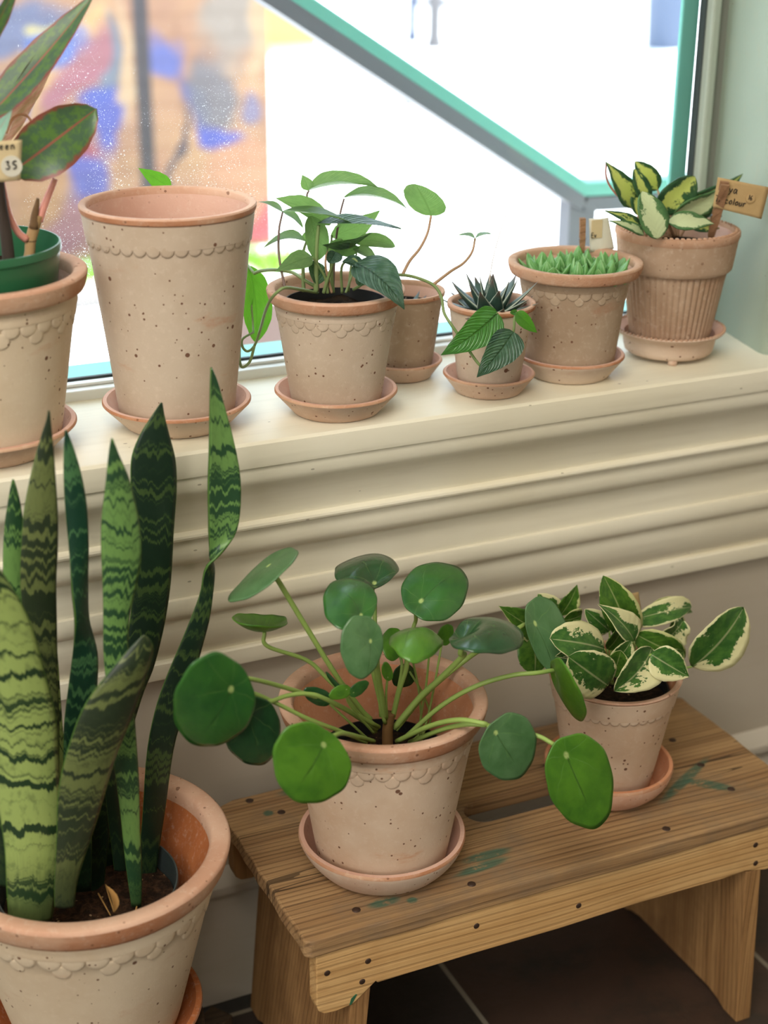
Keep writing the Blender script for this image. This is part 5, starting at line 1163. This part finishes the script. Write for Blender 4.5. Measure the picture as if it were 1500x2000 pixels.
stem(ag, [(12, 262, 1.36), (24, 234, 1.365), (44, 224, 1.368), (62, 240, 1.37), (66, 300, 1.375)], .0016, .0012, plain('peach_leaf_edge', srgb(230, 168, 132), 0.5), 'petiole')
stem(ag, [(50, 528, 1.345), (58, 495, 1.345), (60, 470, 1.345), (68, 440, 1.345), (74, 420, 1.345)], .0046, .0050, M_CANE, 'cane', n=14, seg=10)
stem(ag, [(66, 446, 1.343), (68, 420, 1.343), (72, 400, 1.343), (74, 387, 1.343)], .0044, .0012, M_SHEATH, 'dry_sheath', n=10)
stem(ag, [(76, 432, 1.345), (84, 408, 1.345), (96, 378, 1.345), (108, 349, 1.345)], .0040, .0026, M_PINKSTEM, 'cut_petiole', n=12)
stem(ag, [(52, 468, 1.343), (34, 452, 1.342), (18, 420, 1.34), (9, 380, 1.338), (4, 340, 1.336), (22, 338, 1.332)], .0034, .0020, M_PINKSTEM, 'petiole', n=22)
stem(ag, [(20, 540, 1.335), (12, 460, 1.335), (2, 400, 1.335), (-6, 320, 1.336), (-20, 240, 1.34)], .0056, .0042, M_CANEDK, 'cane', n=18, seg=10)
for (q, nm) in ((P(60, 470, 1.345), 'node'), (P(58, 500, 1.345), 'node')):
    v, f = lathe([(0.0040, -0.0015), (0.0053, 0), (0.0040, 0.0015)], 14, q); mesh_obj(nm, v, f, M_SHEATH, ag)

# ------------------------------------------------------------------ paper labels, pegs, writing
def sheet(parent, corners, mat, name, bow=0.0, n=10, loc=None):
    """corners: TL, TR, BR, BL as (px, py, depth)"""
    c = [P(*q) for q in corners]; V, F, UV = [], [], []
    nn = (c[1] - c[0]).cross(c[3] - c[0]).normalized()
    if nn.dot(CAM - c[0]) < 0: nn = -nn
    for i in range(n + 1):
        u = i / n
        for j in range(n + 1):
            v = j / n; p = (c[0] * (1 - u) + c[1] * u) * (1 - v) + (c[3] * (1 - u) + c[2] * u) * v
            V.append(p + nn * bow * sin(pi * u)); UV.append((u, 1 - v))
    for i in range(n):
        for j in range(n): a = i * (n + 1) + j; F.append((a, a + 1, a + n + 2, a + n + 1))
    o = mesh_obj(name, V, F, mat, parent, uvs=UV, loc=loc); thicken(o, 0.0004); return o
GLY = {  # handwriting strokes in a unit box (x right, y up)
    'H': [[(.1, 1), (.05, 0)], [(.6, 1), (.5, 0)], [(.05, .5), (.55, .55)]], 'T': [[(0, .95), (.7, 1)], [(.35, .98), (.3, 0)]], 'G': [[(.6, .85), (.3, 1), (.05, .5), (.3, 0), (.6, .2), (.6, .45), (.35, .45)]],
    'o': [[(.3, .6), (.05, .35), (.2, .02), (.5, .2), (.45, .55), (.25, .6)]], 'y': [[(.05, .6), (.2, .2), (.35, .2)], [(.5, .6), (.3, 0), (.1, -.35)]], 'a': [[(.5, .55), (.2, .6), (.05, .25), (.25, .02), (.5, .5)], [(.5, .6), (.5, .15), (.62, .02)]],
    'r': [[(.1, .6), (.1, 0)], [(.1, .4), (.25, .6), (.45, .58)]], 'i': [[(.15, .6), (.15, .02)], [(.17, .85), (.18, .9)]], 'c': [[(.45, .5), (.2, .6), (.05, .3), (.2, .02), (.48, .1)]], 'l': [[(.15, 1), (.15, .02)]], 'u': [[(.08, .6), (.1, .1), (.3, .02), (.48, .3)], [(.48, .6), (.5, .02)]],
    'e': [[(.08, .3), (.45, .38), (.3, .6), (.08, .35), (.2, .03), (.48, .12)]], 'n': [[(.1, .6), (.08, 0)], [(.1, .4), (.3, .6), (.45, .45), (.48, 0)]], 'h': [[(.1, 1), (.08, 0)], [(.1, .35), (.3, .58), (.45, .4), (.48, 0)]],
    '1': [[(.12, .8), (.2, 1), (.15, 0)]], '6': [[(.45, 1), (.12, .6), (.08, .2), (.3, 0), (.48, .22), (.3, .45), (.1, .3)]], '3': [[(.05, .95), (.4, 1), (.25, .6), (.5, .3), (.3, 0), (.0, .1)]], '5': [[(.55, 1), (.15, .95), (.1, .58), (.42, .5), (.4, .1), (.05, 0)]], 'E': [[(.5, 1), (.1, 1), (.08, 0), (.5, 0)], [(.1, .52), (.42, .52)]], 'v': [[(.05, .6), (.22, .02), (.45, .6)]], ' ': []}
def writing(parent, text, org, dx, dy, size, r, mat=None, name='handwriting', adv=0.66):
    """ink strokes as thin tubes; org/dx/dy world vectors (dx, dy unit)"""
    V, F = [], []; x = 0.0
    for ch in text:
        for st in GLY[ch]:
            pts = [org + dx * ((x + a) * size) + dy * (b * size) for a, b in st]
            if len(pts) == 2: pts = [pts[0], (pts[0] + pts[1]) / 2, pts[1]]
            V, F = join((V, F), tube(pts, r, r, 5, 4 * len(pts)))
        x += adv if ch not in 'il1' else adv * 0.6
    return mesh_obj(name, V, F, mat or M_INK, parent)
def peg(label, a, b, w, group='wooden clothes pegs'):
    """wooden clothes peg between pixels a (free end) and b"""
    pa, pb = P(*a), P(*b); d = (pa - pb).normalized(); s = d.cross(FW).normalized(); n = d.cross(s).normalized()
    t = thing('clothes_peg', label, 'peg', pb, group)
    for sg in (-1, 1):
        V = [pb + d * (u * (pa - pb).length) + s * (sx * w * (1.0 if u > 0.2 else 0.7)) + n * (sg * (0.0012 + 0.0022 * uu) + sg * 0.0012 * sz) for u, uu in ((0, .15), (.35, .5), (1, 1)) for sx in (-1, 1) for sz in (-1, 1)]
        F = []
        for k in (0, 4): F += [(k, k + 1, k + 5, k + 4), (k + 2, k + 6, k + 7, k + 3), (k, k + 4, k + 6, k + 2), (k + 1, k + 3, k + 7, k + 5)]
        F += [(0, 2, 3, 1), (8, 9, 11, 10)]; mesh_obj('wooden_half', V, F, M_PEG, t, smooth=False)
    c = pb + d * ((pa - pb).length * .4); v, f = tube([c - s * w * 1.25, c, c + s * w * 1.25], 0.0011, 0.0011, 8, 6); mesh_obj('spring', v, f, M_RAILGREY, t)
    return t
# hoya label, right edge
tc = [(1402, 346, 1.330), (1503, 366, 1.318), (1487, 428, 1.318), (1392, 404, 1.330)]
tl = thing('plant_label', 'kraft paper label with handwriting beside the ribbed pot plant', 'plant label', P(1400, 400, 1.33), 'paper plant labels')
sheet(tl, tc, M_KRAFT, 'paper', 0.0015)
def frame(tc):
    c = [P(*q) for q in tc]; dx = (c[1] - c[0]).normalized(); dy = (c[0] - c[3]); dy = (dy - dx * dy.dot(dx)).normalized(); nn = dx.cross(dy)
    if nn.dot(CAM - c[0]) < 0: nn = -nn
    return c, dx, dy, nn
c, dx, dy, nn = frame(tc)
mm = 1.645 / 3000
writing(tl, 'Hoya', c[0] + dx * 8 * mm - dy * 24 * mm + nn * 0.0022, dx, dy, 14 * mm, 0.00050, adv=0.72)
writing(tl, 'Tricolour', c[0] + dx * 4 * mm - dy * 45 * mm + nn * 0.0030, dx, dy, 12 * mm, 0.00050, adv=0.70)
def round_sticker(parent, ctr, dx, dy, nn, r):
    V = [ctr + nn * 0.0006]; n = 28
    V += [ctr + dx * r * cos(2 * pi * k / n) + dy * r * sin(2 * pi * k / n) + nn * 0.0006 for k in range(n)]; m = len(V)
    V += [ctr + dx * r * cos(2 * pi * k / n) + dy * r * sin(2 * pi * k / n) - nn * 0.0002 for k in range(n)]
    F = [(0, 1 + k, 1 + (k + 1) % n) for k in range(n)] + [(1 + k, m + k, m + (k + 1) % n, 1 + (k + 1) % n) for k in range(n)]
    return mesh_obj('price_sticker', V, F, M_STICKER, parent, smooth=False)
sc_ = c[0] + dx * 76 * mm - dy * 26 * mm + nn * 0.0034
s1 = round_sticker(tl, sc_, dx, dy, nn, 9.5 * mm); s1.data.materials[0] = M_KRAFT
writing(tl, '16', sc_ - dx * 5 * mm - dy * 4 * mm + nn * 0.0010, dx, dy, 9 * mm, 0.00040)
peg('wooden clothes peg holding the handwritten label at the ribbed pot', (1416, 358, 1.322), (1388, 462, 1.345), 0.0046)
# label behind the pale rosettes
t2c = [(1150, 427, 1.392), (1188, 424, 1.388), (1200, 486, 1.386), (1152, 492, 1.392)]
t2 = thing('plant_label', 'small pale label standing behind the pale green rosettes', 'plant label', P(1170, 490, 1.39), 'paper plant labels')
sheet(t2, t2c, M_STICKER, 'paper', 0.003)
c, dx, dy, nn = frame(t2c)
V = [c[0] + dx * a * mm - dy * b * mm + nn * h for h in (0.0036, 0.0042) for a, b in ((3, 2), (26, 2), (26, 38), (3, 38))]
mesh_obj('kraft_patch', V, [(0, 1, 2, 3), (7, 6, 5, 4), (0, 4, 5, 1), (1, 5, 6, 2), (2, 6, 7, 3), (3, 7, 4, 0)], M_PALEKRAFT, t2, smooth=False)
writing(t2, 'Ev', c[0] + dx * 3 * mm - dy * 36 * mm + nn * 0.0048, dx, dy, 9 * mm, 0.00042)
peg('wooden clothes peg clipped behind the pale green rosettes', (1138, 426, 1.388), (1137, 494, 1.386), 0.0030)
# price label at the left edge
t3c = [(-62, 278, 1.300), (43, 273, 1.300), (40, 352, 1.300), (-60, 360, 1.300)]
t3 = thing('plant_label', 'kraft price label with a round 35 sticker in front of the red edged plant', 'plant label', P(0, 350, 1.30), 'paper plant labels')
sheet(t3, t3c, M_PALEKRAFT, 'paper', 0.001)
c, dx, dy, nn = frame(t3c); mm3 = (c[1] - c[0]).length / 105.0
writing(t3, 'Green', c[0] + dx * 37 * mm3 - dy * 17 * mm3 + nn * 0.0012, dx, dy, 14 * mm3, 0.0005, adv=0.78)
s_c = c[0] + dx * 80 * mm3 - dy * 50 * mm3 + nn * 0.0012
round_sticker(t3, s_c, dx, dy, nn, 21 * mm3)
writing(t3, '35', s_c - dx * 12 * mm3 - dy * 5 * mm3 + nn * 0.0012, dx, dy, 15 * mm3, 0.00055, adv=0.9)
v, f = tube([P(-10, 352, 1.302), P(-12, 440, 1.312), P(-14, 540, 1.325)], 0.0016, 0.0016, 8, 8); mesh_obj('stake', v, f, M_PEG, t3)
# little kraft tab in the bench plant
t4c = [(1218, 1161, 1.235), (1247, 1156, 1.235), (1256, 1215, 1.228), (1226, 1222, 1.228)]
t4 = thing('plant_label', 'blank kraft label tip sticking up among the cream edged leaves on the bench', 'plant label', P(1240, 1215, 1.228), 'paper plant labels')
sheet(t4, t4c, M_KRAFT, 'paper', 0.001)
v, f = tube([P(1241, 1210, 1.2285), P(1236, 1260, 1.215), P(1230, 1330, 1.20)], 0.0013, 0.0013, 8, 8); mesh_obj('stake', v, f, M_PEG, t4)
